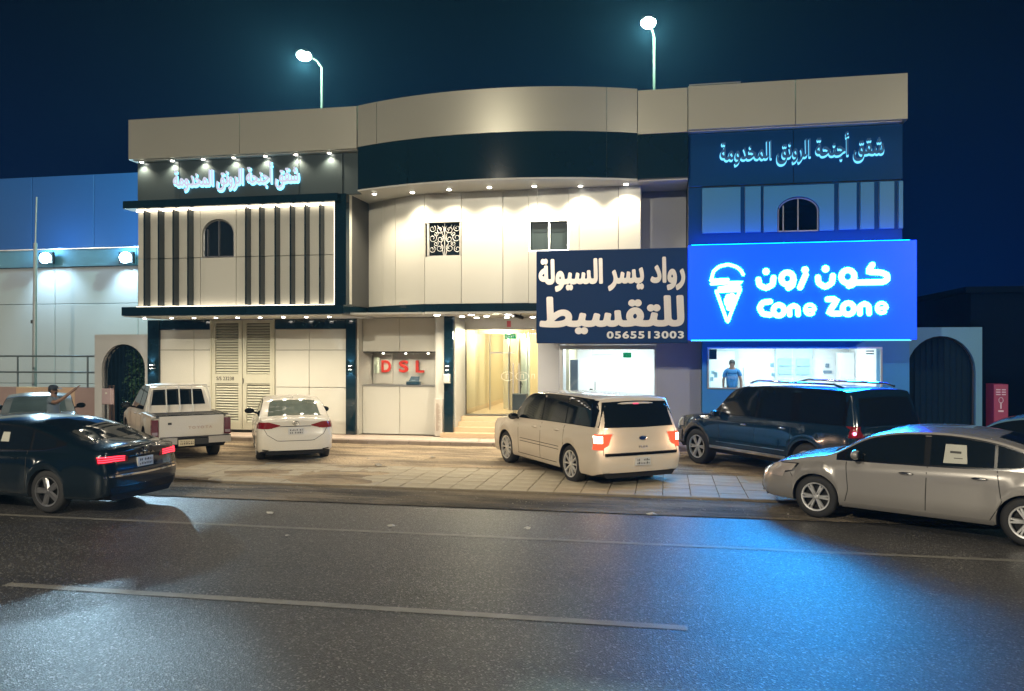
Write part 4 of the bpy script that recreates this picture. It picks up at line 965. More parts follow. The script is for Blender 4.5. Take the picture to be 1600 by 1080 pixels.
M_tail = mat('tail_lens_red', (.18, .008, .012), .08, 0, .2, 20, coat=.6)
M_head = mat('head_lens', (.52, .46, .42), .10, .4, .15, 12, coat=.6)
def paint(name, col, metal=.0, rough=.28, dirt=.05): return mat(name, col, rough, metal, dirt, 1.4, coat=.7, rvar=.03)

def car(name, label, loc, az, S, group=None):
    """loc: middle of the rear bumper on the ground; az: heading clockwise from +Y; S: dimensions"""
    r = root(name, (loc[0], loc[1], S.get('z', 0)), label, S.get('cat', 'car'), group, rz=-R(az) + math.pi / 2)
    # local axes: x forward, y to the car's left
    L, Wd = S['L'], S['W'] / 2
    top = pch(S['top']); belt = pch(S['belt']); plan = pch(S['plan']); k = S.get('tumble', .27)
    ra, fa = S['ra'], S['fa']; RA = S.get('arch', .36); TR = S.get('tyre', .33); zu = S.get('under', .20); zr0 = pch(S.get('rock', [(0, .30), (.3, .24), (L - .3, .24), (L, .28)]))
    rearw = pch(S.get('rear', [(0, 0), (2, 0)])); frontw = pch(S.get('front', [(0, 0), (2, 0)]))
    xs = {0, .012, .035, .07, .12, L, L - .012, L - .035, L - .07, L - .12}
    n = int(L / .06)
    xs |= {L * i / n for i in range(1, n)}
    for c in (ra, fa):
        xs = {x for x in xs if abs(x - c) > RA + .02 or True}
        xs |= {c + RA * math.cos(math.pi * i / 22) for i in range(23)} | {c - RA - .004, c + RA + .004}
    for p in S['top'] + S['belt']: xs.add(p[0])
    xs = sorted(xs); xx = [xs[0]]
    for x in xs[1:]:
        if x - xx[-1] > .0035: xx.append(x)
    xs = xx
    def section(x):
        T = top(x); Bz = min(belt(x), T - .035); w = plan(x) * Wd; zr = zr0(x); fl = 0; arch = 0
        for c in (ra, fa):
            if abs(x - c) <= RA: arch = TR + math.sqrt(max(0, RA * RA - (x - c) ** 2)); 
            q = abs(x - c)
            if q < RA + .16: fl = max(fl, .018 * (1 - max(0, q - RA * .6) / (RA * .4 + .16)))
        z0 = max(zr, arch); up = max(0, T - Bz); cr = min(S.get('crown', .06), .55 * up); zt = T - cr
        w6 = w - .055 * min(1, up / .12 + .4); wr = max(.2, w6 - k * (zt - Bz)); wl = w + fl
        zz = [z0, z0 + .05, max(z0 + .09, zr + (Bz - zr) * .36), max(z0 + .14, zr + (Bz - zr) * .62), max(z0 + .18, Bz - .13), max(z0 + .2, Bz - .045), max(z0 + .22, Bz)]
        if zz[-1] > Bz:  # very tall arch: squeeze
            zz = [z0 + (Bz - z0) * t for t in (0, .12, .3, .5, .7, .88, 1)]
        tuck = S.get('tuck', .05)
        ys = [wl - (tuck if not arch else .008), wl - (.012 if not arch else .0), wl + .004, wl, w - .006, w - .022, w6]
        P = list(zip(ys, zz))
        for t in (.04, .30, .62, .90): P.append((w6 + (wr - w6) * t, Bz + (zt - Bz) * t))
        for t in (.985, .93, .80, .55, .28, 0): P.append((wr * t, zt + cr * (1 - (t ** 2.6)) if t < .98 else zt + cr * .04))
        inner = [(0, zu), (max(.05, wl - .30), zu), (max(.06, wl - .27), max(zu, z0 + .01 if arch else zu)), (wl - (tuck if not arch else .008) - .003, z0)]
        return P, inner
    body = MB(); und = MB(); m = None; rings = []
    for x in xs:
        P, inn = section(x); wr_ = max(0, 1 - x / .7) ** 2; wf_ = max(0, 1 - (L - x) / .9) ** 2
        X = lambda z: x + rearw(z) * wr_ - frontw(z) * wf_
        rings.append(([(X(z), y, z) for y, z in P], [(X(z), y, z) for y, z in inn]))
    m = len(rings[0][0])
    for s in (1, -1):
        base = len(body.v)
        for P, _ in rings: body.v += [(x, s * y, z) for x, y, z in P]
        for i in range(len(rings) - 1):
            for j in range(m - 1): body.f.append((base + i * m + j, base + i * m + j + 1, base + (i + 1) * m + j + 1, base + (i + 1) * m + j))
        ub = len(und.v)
        for _, I in rings: und.v += [(x, s * y, z) for x, y, z in I]
        for i in range(len(rings) - 1):
            for j in range(3): und.f.append((ub + i * 4 + j, ub + i * 4 + j + 1, ub + (i + 1) * 4 + j + 1, ub + (i + 1) * 4 + j))
    # end caps
    for idx, sg, bul in ((0, -1, S.get('bulge_r', .05)), (-1, 1, S.get('bulge_f', .10))):
        P = rings[idx][0]; cols = [1, .75, .45, 0, -.45, -.75, -1]; base = len(body.v)
        for x, y, z in P:
            for c in cols: body.v.append((x + sg * bul * (1 - c * c), y * c, z))
        for j in range(m - 1):
            for c in range(6): body.f.append((base + j * 7 + c, base + (j + 1) * 7 + c, base + (j + 1) * 7 + c + 1, base + j * 7 + c + 1))
        ub = len(und.v); x = P[0][0]; und.v += [(x, P[0][1], P[0][2]), (x, -P[0][1], P[0][2]), (x - sg * .02, -P[0][1] * .9, zu), (x - sg * .02, P[0][1] * .9, zu)]; und.f.append((ub, ub + 1, ub + 2, ub + 3))
    # weld & build
    me = bpy.data.meshes.new('body'); me.from_pydata(body.v, [], body.f)
    bm = bmesh.new(); bm.from_mesh(me); bmesh.ops.remove_doubles(bm, verts=bm.verts, dist=.0008); bmesh.ops.recalc_face_normals(bm, faces=bm.faces)
    for f in bm.faces: f.smooth = True
    for e in bm.edges:
        if len(e.link_faces) == 2 and e.calc_face_angle(0) > R(42): e.smooth = False
    tree = BVHTree.FromBMesh(bm)
    bm.to_mesh(me); bm.free(); me.materials.append(S['paint'])
    bo = bpy.data.objects.new('body', me); COL.objects.link(bo); bo.parent = r
    und.build('underbody', M_under, r, world=False)
    D = {'L': ((0, 5, 0), (0, -1, 0)), 'R': ((0, -5, 0), (0, 1, 0)), 'B': ((-5, 0, 0), (1, 0, 0)), 'F': ((L + 5, 0, 0), (-1, 0, 0)), 'T': ((0, 0, 5), (0, 0, -1))}
    def cast(view, a, b):
        o, d = D[view]
        if view in 'LR': p = (a, o[1], b)
        elif view in 'BF': p = (o[0], a, b)
        else: p = (a, b, 5)
        h = tree.ray_cast(Vector(p), Vector(d), 14)
        if h[0] is None:
            h2 = tree.find_nearest(Vector(p) + Vector(d) * (5 - (Wd if view in 'LR' else 0)))
            return h2[0], Vector(d) * -1
        nn = h[1]
        if nn.dot(Vector(d)) > 0: nn = -nn
        return h[0], nn
    def patch(nm, view, A, Bp, m_, off_=.004, nu=14, nv=5, par=None, skirt=.012):
        """A and Bp are polylines (two edges of the patch) in the view's plane"""
        def rs(poly, n):
            poly = [Vector((p[0], p[1])) for p in poly]; ln = [0]
            for i in range(1, len(poly)): ln.append(ln[-1] + (poly[i] - poly[i - 1]).length)
            out = []
            for k_ in range(n + 1):
                t = ln[-1] * k_ / n; i = 0
                while i < len(ln) - 2 and ln[i + 1] < t: i += 1
                q = (t - ln[i]) / max(1e-9, ln[i + 1] - ln[i]); out.append(poly[i].lerp(poly[i + 1], q))
            return out
        a, b = rs(A, nu), rs(Bp, nu); vs = []
        for j in range(nv + 1):
            for i in range(nu + 1):
                p = a[i].lerp(b[i], j / nv); h, nn = cast(view, p.x, p.y); vs.append(h + nn * off_)
        W_ = nu + 1; fs = [(j * W_ + i, j * W_ + i + 1, (j + 1) * W_ + i + 1, (j + 1) * W_ + i) for j in range(nv) for i in range(nu)]
        loop = [i for i in range(W_)] + [j * W_ + nu for j in range(1, nv + 1)] + [nv * W_ + i for i in range(nu - 1, -1, -1)] + [j * W_ for j in range(nv - 1, 0, -1)]
        dd = Vector(D[view][1]); k0 = len(vs); vs += [vs[i] + dd * skirt for i in loop]; n_ = len(loop)
        fs += [(loop[i], loop[(i + 1) % n_], k0 + (i + 1) % n_, k0 + i) for i in range(n_)]
        return MB().add([tuple(v) for v in vs], fs).build(nm, m_, par or r, smooth=True, world=False)
    def both(nm, A, Bp, m_, **kw):
        return [patch(nm, s, A, Bp, m_, **kw) for s in ('L', 'R')]
    def seam(pts, view='L', w=.006, m_=None, nm='panel_gap'):
        a = [(p[0] - w, p[1] - (w if view in 'LR' and abs(pts[0][0] - pts[-1][0]) > abs(pts[0][1] - pts[-1][1]) else 0)) for p in pts]
        if abs(pts[0][0] - pts[-1][0]) > abs(pts[0][1] - pts[-1][1]): a = [(p[0], p[1] - w) for p in pts]; b = [(p[0], p[1] + w) for p in pts]
        else: a = [(p[0] - w, p[1]) for p in pts]; b = [(p[0] + w, p[1]) for p in pts]
        return patch(nm, view, a, b, m_ or M_seam, off_=.0015, nu=max(6, 4 * len(pts)), nv=1, skirt=.003)
    # side glazing
    zrail = lambda x: top(x) - min(S.get('crown', .06), .55 * max(0, top(x) - min(belt(x), top(x) - .035)))
    for g in S.get('glazing', []):
        x0, x1 = g['x']; lo = pch(g['lo']); nn = 20
        hi = lambda x: max(lo(x) + .012, zrail(x) - g.get('drop', .045))
        X = [x0 + (x1 - x0) * i / nn for i in range(nn + 1)]
        for s in ('L', 'R'):
            par = patch('window_trim', s, [(x, lo(x) - .018) for x in X], [(x, hi(x) + .02) for x in X], M_trim, off_=.003, nu=26, nv=5)
            for a, b in g['panes']:
                XX = [a + (b - a) * i / nn for i in range(nn + 1)]
                patch('window', s, [(x, lo(x)) for x in XX], [(x, hi(x)) for x in XX], S.get('glass', M_tint), off_=.008, nu=16, nv=5, skirt=.005)
            if g.get('chrome'): seam([(x, lo(x) - .02) for x in X], s, .007, M_chrome, 'chrome_strip')
    for v, A, Bp in S.get('screens', []):
        patch('windscreen' if A[0][0] > L / 2 or v == 'F' else 'rear_window', v, A, Bp, S.get('glass2', M_tint), off_=.004, nu=18, nv=8)
    # wheels
    for side in (1, -1):
        for c in (ra, fa):
            w_ = root('wheel', (0, 0, 0), None, None); w_.parent = r; w_.location = (c, side * (Wd * plan(c) - S.get('inset', .03)), TR)
            w_.rotation_euler.z = S.get('steer', 0) if c == fa else 0
            if side < 0: w_.rotation_euler.z += math.pi
            tw = S.get('tw', .21); Rr = S.get('rim', .215)
            MB().lathe([(Rr - .01, -.005), (Rr + .01, .002), (TR - .035, .004), (TR - .012, -.012), (TR, -.035), (TR, -tw + .035), (TR - .012, -tw + .012), (Rr, -tw)], n=40).build('tyre', M_tyre, w_, smooth=True, world=False)
            MB().lathe([(0, -.085), (Rr - .03, -.09), (Rr - .012, -.03)], n=28).build('rim_back', M_rimd, w_, world=False)
            rim = MB().lathe([(Rr - .02, -.03), (Rr - .016, .004), (Rr + .004, .008), (Rr + .008, -.01)], n=36)
            ns = S.get('spokes', 5); dbl = S.get('double', False)
            for i in range(ns):
                for dd in ((-.16, .16) if dbl else (0,)):
                    a = 2 * math.pi * i / ns; a1 = a + dd * (.75 if dbl else 0); sw_ = S.get('spw', .03)
                    c1 = Vector((math.cos(a + dd * .3), 0, math.sin(a + dd * .3))); c2 = Vector((math.cos(a1), 0, math.sin(a1))); t1 = Vector((-math.sin(a), 0, math.cos(a)))
                    p0 = c1 * .035; p1 = c2 * (Rr - .012); w0, w1 = sw_ * .8, sw_ * .55 if dbl else sw_
                    v_ = []
                    for p, w__, yo in ((p0, w0, -.002), (p1, w1, -.004)):
                        v_ += [p - t1 * w__ / 1 + Vector((0, yo - .03, 0)), p + t1 * w__ + Vector((0, yo - .03, 0)), p + t1 * w__ * .6 + Vector((0, yo, 0)), p - t1 * w__ * .6 + Vector((0, yo, 0))]
                    rim.add([tuple(q) for q in v_], [(0, 1, 2, 3), (7, 6, 5, 4), (0, 4, 5, 1), (1, 5, 6, 2), (2, 6, 7, 3), (3, 7, 4, 0)])
            rim.lathe([(0, .006), (.03, .004), (.045, -.01), (.05, -.04)], n=16)
            rim.build('rim', S.get('rimmat', M_rim), w_, smooth=True, world=False)
    # mirrors
    mx, mz = S.get('mirror', (L * .62, S['H'] * .66))
    for s in (1, -1):
        y = Wd * .97
        mo = MB().ball((mx, s * (y + .11), mz + .04), .065, .12, .075, 12, 8); mo.tube([(mx + .02, s * (y - .08), mz - .02), (mx, s * (y + .06), mz + .01)], .025, 6)
        ob = mo.build('mirror', S.get('mirrormat', S['paint']), r, smooth=True, world=False)
        MB().box(mx - .075, mx - .055, s * (y + .03), s * (y + .19), mz - .01, mz + .09).build('mirror_glass', M_tint, ob, world=False)
    for hx, hz in S.get('handles', []):
        for s in (1, -1):
            h, nn = cast('L' if s > 0 else 'R', hx, hz)
            MB().ball((h.x, h.y, h.z), .11, .028, .022, 12, 6).build('door_handle', S.get('handlemat', S['paint']), r, smooth=True, world=False)
    for sm in S.get('seams', []):
        for s in ('L', 'R'): seam(sm, s)
    for sm in S.get('rearseams', []): seam(sm, 'B')
    if S.get('plate'):
        py, pz, pw = S['plate']; h, nn = cast('B', py, pz)
        p_ = MB().box(h.x - .02, h.x + .02, py - pw / 2, py + pw / 2, pz - .075, pz + .075).build('number_plate', M_plate, r, world=False)
        rn = random.Random(name + str(loc)); mb = MB()
        for i in range(8):
            yy = py - pw * .42 + pw * .84 * i / 8
            for zz in (pz - .05, pz + .012):
                if rn.random() < .8: mb.box(h.x - .023, h.x - .0195, yy, yy + pw * rn.uniform(.03, .06), zz, zz + rn.uniform(.02, .04))
        mb.build('plate_print', M_black, p_, world=False)
    return r, patch, cast, seam, both

def rear_text(r, cast, s, yc, zc, w, h, m):
    p, n = cast('B', yc, zc); gs = glyphs(s, .02, 1.35); ax = max(v[0] for g in gs for v in g[0]); mb = MB()
    for v, f in gs: mb.add([(p.x - .006 - .004 * (c + .5), yc + w / 2 - a / ax * w, zc - h / 2 + b * h / .72) for a, b, c in v], f)
    return mb.build('lettering', m, r, world=False)
def emblem(r, cast, yc, zc, ry, rz, kind, m, m2=None):
    p, n = cast('B', yc, zc); x = p.x - .008; mb = MB()
    el = lambda a_, b_, y0=0: [(x, yc + y0 + a_ * math.cos(t), zc + b_ * math.sin(t)) for t in [2 * math.pi * k / 24 for k in range(24)]]
    if m2: MB().prism([(0, 0)], 0, 0) if False else MB().lathe([(0, 0), (1, 0)], axis='z')
    mb.tube(el(ry, rz), .006, 6, closed=True)
    if kind == 'three':
        mb.tube(el(ry * .35, rz * .95), .005, 6, closed=True); mb.tube([(x, yc + ry * .75 * math.cos(t), zc + rz * .35 + rz * .5 * math.sin(t)) for t in [2 * math.pi * k / 20 for k in range(20)]], .005, 6, closed=True)
    if kind == 'slant': 
        mb.tube([(x, yc + ry * .45, zc - rz * .6), (x, yc + ry * .2, zc + rz * .6)], .009, 6); mb.tube([(x, yc - ry * .2, zc - rz * .6), (x, yc - ry * .45, zc + rz * .6)], .009, 6); mb.tube([(x, yc + ry * .3, zc - rz * .1), (x, yc - ry * .3, zc + rz * .1)], .009, 6)
    ob = mb.build('emblem', m, r, world=False)
    if m2:
        vs = [(x + .003, yc, zc)] + [(x + .003, yc + ry * math.cos(t), zc + rz * math.sin(t)) for t in [2 * math.pi * k / 24 for k in range(24)]]
        MB().add(vs, [(0, 1 + k, 1 + (k + 1) % 24) for k in range(24)]).build('emblem_field', m2, ob, world=False)
        rear_text(ob, cast, 'Ford', yc, zc, ry * 1.3, rz * .9, m)
    return ob

# ---- common sedan profile
def sedan(L, W, H, pnt, **kw):
    S = dict(L=L, W=W, H=H, paint=pnt,
        top=[(0, .99 * H / 1.47), (.05, 1.035 * H / 1.47), (.32, 1.065 * H / 1.47), (.55, 1.10 * H / 1.47), (1.05, 1.30 * H / 1.47), (1.45, 1.425 * H / 1.47), (2.05, H), (2.6, .985 * H), (3.0, .945 * H), (3.75, .985 * H / 1.47), (4.1, .93), (4.5, .85), (L - .12, .755), (L, .68)],
        belt=[(0, .93), (.5, .965), (1.3, .95), (3.0, .90), (3.7, .87), (4.2, .82), (L - .1, .70), (L, .64)],
        plan=[(0, .80), (.035, .86), (.12, .925), (.35, .965), (.9, .99), (2.0, 1), (3.8, .99), (4.3, .955), (L - .35, .90), (L - .12, .80), (L - .035, .70), (L, .60)],
        rear=[(0, .05), (.3, .03), (.5, 0), (.66, 0), (.74, .045), (.95, .03), (1.05, -.01)], front=[(0, .10), (.35, 0), (.55, 0), (.75, .12), (.9, .2)],
        ra=1.10, fa=L - .93)
    S.update(kw); return S
M_lampon = emit('tail_lamp_lit', (1.0, .035, .06), 4.0); M_rev = emit('tail_lamp_white', (1.0, .62, .38), 14); M_amb = emit('tail_lamp_amber', (1.0, .10, .04), 1.6)
# --- black saloon, left
S = sedan(4.93, 1.86, 1.47, paint('paint_black', (.004, .010, .016), 0, .13, .1), ra=1.08, fa=3.96, tyre=.345, rim=.235, spokes=5, spw=.055, rimmat=mat('rim_grey', (.34, .34, .35), .3, .9),
    top=[(0, 1.00), (.05, 1.045), (.30, 1.075), (.62, 1.15), (1.2, 1.335), (1.75, 1.445), (2.3, 1.47), (2.8, 1.445), (3.2, 1.36), (3.85, 1.02), (4.2, .96), (4.6, .86), (4.81, .77), (4.93, .69)],
    glazing=[dict(x=(.75, 3.72), lo=[(.7, 1.10), (1.3, 1.00), (3.0, .96), (3.8, .95)], panes=[(.95, 1.42), (1.47, 2.30), (2.38, 3.50)], chrome=True)],
    screens=[('T', [(.62, -.52), (.56, 0), (.62, .52)], [(1.60, -.50), (1.58, 0), (1.60, .50)]), ('T', [(3.80, -.62), (3.86, 0), (3.80, .62)], [(2.98, -.52), (2.96, 0), (2.98, .52)])],
    mirror=(3.3, 1.02), handles=[(1.72, .86), (2.62, .84)], seams=[[(1.52, .30), (1.47, .6), (1.50, .98)], [(2.36, .30), (2.34, .95)], [(3.42, .32), (3.45, .90)], [(1.55, .30), (3.4, .31)]],
    rearseams=[[(-.72, .62), (.72, .62)]], plate=(0, .765, .34))
r, patch, cast, seam, both = car('black_saloon', 'black fastback saloon with lit red tail lamps at the left edge of the road', (-8.47, 11.83), -89.5 + 6, S)
for s in (1, -1):
    tl = patch('tail_light', 'B', [(s * .84, .80), (s * .62, .815), (s * .36, .80)], [(s * .84, .90), (s * .62, .925), (s * .36, .885)], M_tail, off_=.012, nu=12, nv=4)
    patch('tail_light', 'L' if s > 0 else 'R', [(.03, .80), (.10, .81)], [(.03, .90), (.10, .885)], M_tail, off_=.012, nu=8, nv=3)
for s in (1, -1):
    for z_ in (.822, .855, .888): patch('tail_lamp_strip', 'B', [(s * .83, z_), (s * .62, z_ + .008), (s * .42, z_)], [(s * .83, z_ + .016), (s * .62, z_ + .026), (s * .42, z_ + .014)], M_lampon, off_=.017, nu=10, nv=1)
nt = patch('paper_notice', 'L', [(1.93, 1.10), (2.10, 1.10)], [(1.94, 1.25), (2.08, 1.25)], mat('paper_sheet', (.42, .42, .37), .7), off_=.013, nu=4, nv=4)
patch('light_bar', 'B', [(-.36, .845), (.36, .845)], [(-.36, .875), (.36, .875)], M_trim, off_=.006, nu=8, nv=2)
patch('chrome_strip', 'B', [(-.80, .585), (0, .57), (.80, .585)], [(-.80, .61), (0, .60), (.80, .61)], M_chrome, off_=.008, nu=16, nv=2)
patch('bumper_trim', 'B', [(-.7, .30), (.7, .30)], [(-.7, .42), (.7, .42)], M_trim, off_=.006, nu=12, nv=2)
emblem(r, cast, 0, .965, .075, .04, 'slant', M_chrome); rear_text(r, cast, 'AZERA', 0, .90, .42, .03, M_chrome)
# --- white pickup
PW = paint('paint_pickup_white', (.58, .54, .47), 0, .34, .07)
S = dict(L=5.2, W=1.78, H=1.74, paint=PW, cat='pickup truck', ra=1.18, fa=4.27, tyre=.36, rim=.20, tw=.23, arch=.42, under=.34, tumble=.30, crown=.05, tuck=.03,
    top=[(0, 1.03), (.05, 1.045), (1.5, 1.045), (1.56, 1.12), (1.74, 1.62), (1.84, 1.70), (2.3, 1.74), (2.9, 1.725), (3.25, 1.66), (3.9, 1.14), (4.1, 1.10), (4.9, 1.0), (5.1, .92), (5.2, .82)],
    belt=[(0, 1.0), (1.5, 1.0), (1.7, 1.06), (3.8, 1.04), (4.3, .99), (5.1, .84), (5.2, .78)], plan=[(0, .93), (.02, .955), (.12, .965), (1.5, .965), (1.6, .95), (3.8, .96), (4.3, .985), (4.9, .93), (5.2, .72)],
    rock=[(0, .52), (.7, .50), (1.6, .44), (3.8, .44), (4.7, .46), (5.2, .42)], bulge_r=.0, bulge_f=.12, glass=M_tint,
    glazing=[dict(x=(1.86, 3.55), lo=[(1.8, 1.14), (3.6, 1.10)], panes=[(1.90, 2.52), (2.60, 3.45)], drop=.03)],
    screens=[('B', [(-.63, 1.23), (0, 1.23), (.63, 1.23)], [(-.56, 1.60), (0, 1.615), (.56, 1.60)]), ('T', [(3.86, -.66), (3.9, 0), (3.86, .66)], [(3.22, -.56), (3.2, 0), (3.22, .56)])],
    mirror=(3.45, 1.12), mirrormat=M_trim, handles=[(2.0, 1.0), (2.75, .98)], seams=[[(1.80, .50), (1.80, 1.05)], [(2.56, .50), (2.56, 1.08)], [(3.55, .5), (3.6, 1.04)], [(1.54, .55), (1.54, 1.0)]])
r, patch, cast, seam, both = car('pickup_truck', 'dusty white double-cab pickup parked before the louvred doors', (-10.76, 16.75), -43.5, S)
def lbox(nm, m, *a, ch=0, par=None): return MB().box(*a).build(nm, m, par or r, world=False)
tg = lbox('tailgate', PW, -.035, .02, -.70, .70, .60, 1.075)
MB().tube([(-.045, -.45, .74), (-.05, -.2, .72), (-.045, .05, .745), (-.046, .1, .80)], .012, 5).build('dent_crease', PW, tg, world=False) if False else None
lbox('tailgate_handle', M_black, -.045, -.03, .44, .52, .88, .93, par=tg)
rear_text(r, lambda v, a, b: (Vector((-.034, a, b)), None), 'TOYOTA', -.18, .80, .52, .06, mat('worn_letters', (.42, .30, .24), .6))
lbox('bed_rail', PW, .0, 1.5, .76, .86, 1.04, 1.085); lbox('bed_rail', PW, .0, 1.5, -.86, -.76, 1.04, 1.085); lbox('bed_floor', M_under, .03, 1.5, -.755, .755, 1.046, 1.054)
lbox('bed_cap', M_trim, -.03, 1.5, -.80, -.74, 1.085, 1.10); lbox('bed_cap', M_trim, -.03, 1.5, .74, .80, 1.085, 1.10); lbox('bed_cap', M_trim, -.04, .03, -.74, .74, 1.076, 1.10)
for s in (1, -1):
    tl = lbox('tail_light', mat('tail_lens_dark', (.09, .008, .018), .1, 0, .2, 20, coat=.6), -.03, .10, s * .72, s * .865, .62, 1.0)
    lbox('lens_clear', mat('lens_smoke', (.25, .2, .22), .15), -.034, -.028, s * .735, s * .85, .65, .72, par=tl)
    lbox('bumper_corner', mat('bumper_chrome_worn', (.5, .48, .45), .3, .8), -.16, .04, s * .34, s * .84, .44, .59)
lbox('bumper_step', M_black, -.17, .05, -.34, .34, .42, .56); lbox('bumper_pad', M_black, -.15, .03, -.84, .84, .575, .605)
pl_ = lbox('number_plate', mat('number_plate_yellowed', (.55, .48, .33), .5), -.19, -.175, -.02, .32, .40, .54)
rn = random.Random(4); mb = MB()
for i in range(8): mb.box(-.193, -.189, .0 + .037 * i, .018 + .037 * i, .43, .45 + rn.uniform(.01, .03)); mb.box(-.193, -.189, .0 + .037 * i, .012 + .037 * i, .485, .50 + rn.uniform(.005, .02))
mb.build('plate_print', M_black, pl_, world=False)
M_bar = mat('rack_bar_white', (.6, .58, .52), .4)
mb = MB()
for y in (-.72, -.30, .0, .30, .72): mb.tube([(1.42, y, 1.06), (1.52, y, 1.40), (1.60, y * (.9 if abs(y) > .5 else 1), 1.70)], .016, 6)
mb.tube([(1.62, -.66, 1.71), (1.62, .66, 1.71)], .018, 6); mb.build('window_guard', M_bar, r, world=False)
lbox('seat_back', mat('seat_light', (.28, .30, .27), .7), 1.655, 1.66, -.28, .28, 1.28, 1.52) if False else None
# --- white compact saloon
S = sedan(4.40, 1.73, 1.475, paint('paint_compact_white', (.62, .58, .50), 0, .25, .04), ra=.95, fa=3.50, tyre=.30, rim=.19,
    top=[(0, .98), (.04, 1.02), (.25, 1.055), (.42, 1.08), (.95, 1.33), (1.25, 1.42), (1.8, 1.475), (2.35, 1.45), (2.7, 1.37), (3.35, 1.02), (3.7, .96), (4.15, .84), (4.3, .74), (4.4, .66)],
    belt=[(0, .93), (.4, .965), (1.2, .96), (2.7, .91), (3.3, .88), (3.8, .82), (4.3, .70), (4.4, .64)], plan=[(0, .84), (.035, .90), (.12, .95), (.35, .985), (.9, 1), (3.3, .99), (3.9, .94), (4.2, .84), (4.4, .6)], tumble=.34,
    glazing=[dict(x=(.62, 3.15), lo=[(.6, 1.06), (1.2, .99), (2.6, .96), (3.2, .95)], panes=[(.80, 1.2), (1.25, 1.95), (2.02, 3.0)])],
    screens=[('T', [(.42, -.60), (.36, 0), (.42, .60)], [(1.12, -.52), (1.10, 0), (1.12, .52)]), ('T', [(3.3, -.60), (3.36, 0), (3.3, .60)], [(2.6, -.50), (2.58, 0), (2.6, .50)])],
    mirror=(2.85, .98), mirrormat=M_trim, handles=[(1.4, .85), (2.25, .83)], seams=[[(1.2, .30), (1.22, .95)], [(1.98, .30), (1.98, .93)], [(2.95, .32), (3.0, .88)]],
    rearseams=[[(-.62, .66), (-.40, .52), (.40, .52), (.62, .66)], [(-.72, .84), (-.62, .66)], [(.62, .66), (.72, .84)]], plate=(0, .735, .34), glass2=mat('rear_glass_pale', (.10, .12, .10), .06, 0, .5, 2.2))
r, patch, cast, seam, both = car('compact_saloon', 'clean white compact saloon seen from behind, left of the reception niche', (-8.30, 17.0), -30.3, S)
for s in (1, -1):
    patch('tail_light', 'B', [(s * .84, .80), (s * .60, .79), (s * .34, .855)], [(s * .84, .935), (s * .60, .95), (s * .34, .875)], M_tail, off_=.010, nu=12, nv=4)
    patch('tail_light', 'L' if s > 0 else 'R', [(.02, .80), (.22, .87)], [(.02, .935), (.22, .935)], M_tail, off_=.010, nu=8, nv=3)
    patch('reflector', 'B', [(s * .72, .285), (s * .42, .27)], [(s * .74, .34), (s * .42, .295)], M_trim, off_=.006, nu=8, nv=2)
patch('boot_strip', 'B', [(-.34, .838), (.34, .838)], [(-.34, .852), (.34, .852)], M_trim, off_=.006, nu=10, nv=1)
patch('bumper_trim', 'B', [(-.5, .255), (.5, .255)], [(-.5, .275), (.5, .275)], M_trim, off_=.006, nu=10, nv=1)
emblem(r, cast, 0, .915, .07, .045, 'three', M_chrome)
MB().add([(1.15, -.015, 1.435), (1.15, .015, 1.435), (1.32, 0, 1.45), (1.16, 0, 1.50)], [(0, 1, 3), (1, 2, 3), (2, 0, 3)]).build('roof_fin', S['paint'], r, world=False)
# --- long cream wagon with reversing lamps on
S = dict(L=5.10, W=1.93, H=1.73, paint=paint('paint_cream', (.60, .52, .42), .0, .24, .04), ra=1.08, fa=4.08, tyre=.365, rim=.26, spokes=10, spw=.022, arch=.405, tumble=.20, crown=.045, bulge_r=.035, tuck=.04,
    top=[(0, 1.60), (.03, 1.65), (.12, 1.69), (.6, 1.715), (1.8, 1.73), (2.9, 1.70), (3.2, 1.62), (3.82, 1.14), (4.05, 1.10), (4.8, 1.02), (4.98, .96), (5.10, .86)],
    belt=[(0, 1.10), (1.5, 1.08), (3.7, 1.03), (4.4, .98), (5.0, .90), (5.1, .80)], plan=[(0, .885), (.03, .93), (.10, .965), (.3, .99), (1.0, 1), (4.1, 1), (4.6, .96), (4.95, .88), (5.1, .74)],
    rear=[(0, .10), (.3, .05), (.45, .0), (.60, .0), (.66, .06), (1.1, .08), (1.4, .17), (1.70, .30)], front=[(0, .06), (.5, 0), (.8, 0), (1.0, .06)],
    glazing=[dict(x=(.14, 3.60), lo=[(.1, 1.16), (1.2, 1.15), (3.7, 1.10)], panes=[(.22, 1.30), (1.34, 2.30), (2.36, 3.45)], drop=.03)],
    screens=[('B', [(-.86, 1.14), (0, 1.13), (.86, 1.14)], [(-.72, 1.60), (0, 1.62), (.72, 1.60)]), ('T', [(3.80, -.70), (3.86, 0), (3.80, .70)], [(3.16, -.60), (3.14, 0), (3.16, .60)])],
    mirror=(3.48, 1.08), mirrormat=M_trim, handles=[(1.62, .98), (2.62, .96)], seams=[[(1.36, .40), (1.30, .75), (1.34, 1.10)], [(2.33, .34), (2.33, 1.08)], [(3.36, .34), (3.42, 1.04)], [(1.5, .66), (3.3, .66)], [(1.5, .60), (3.3, .60)], [(1.4, .33), (3.4, .33)]],
    rearseams=[[(-.82, .64), (-.80, 1.1)], [(.82, .64), (.80, 1.1)]], plate=(-.0, .50, .34))
r, patch, cast, seam, both = car('estate_wagon', 'long boxy cream wagon with bright reversing lamps, parked before the office', (-.45, 15.25), -35.9, S)
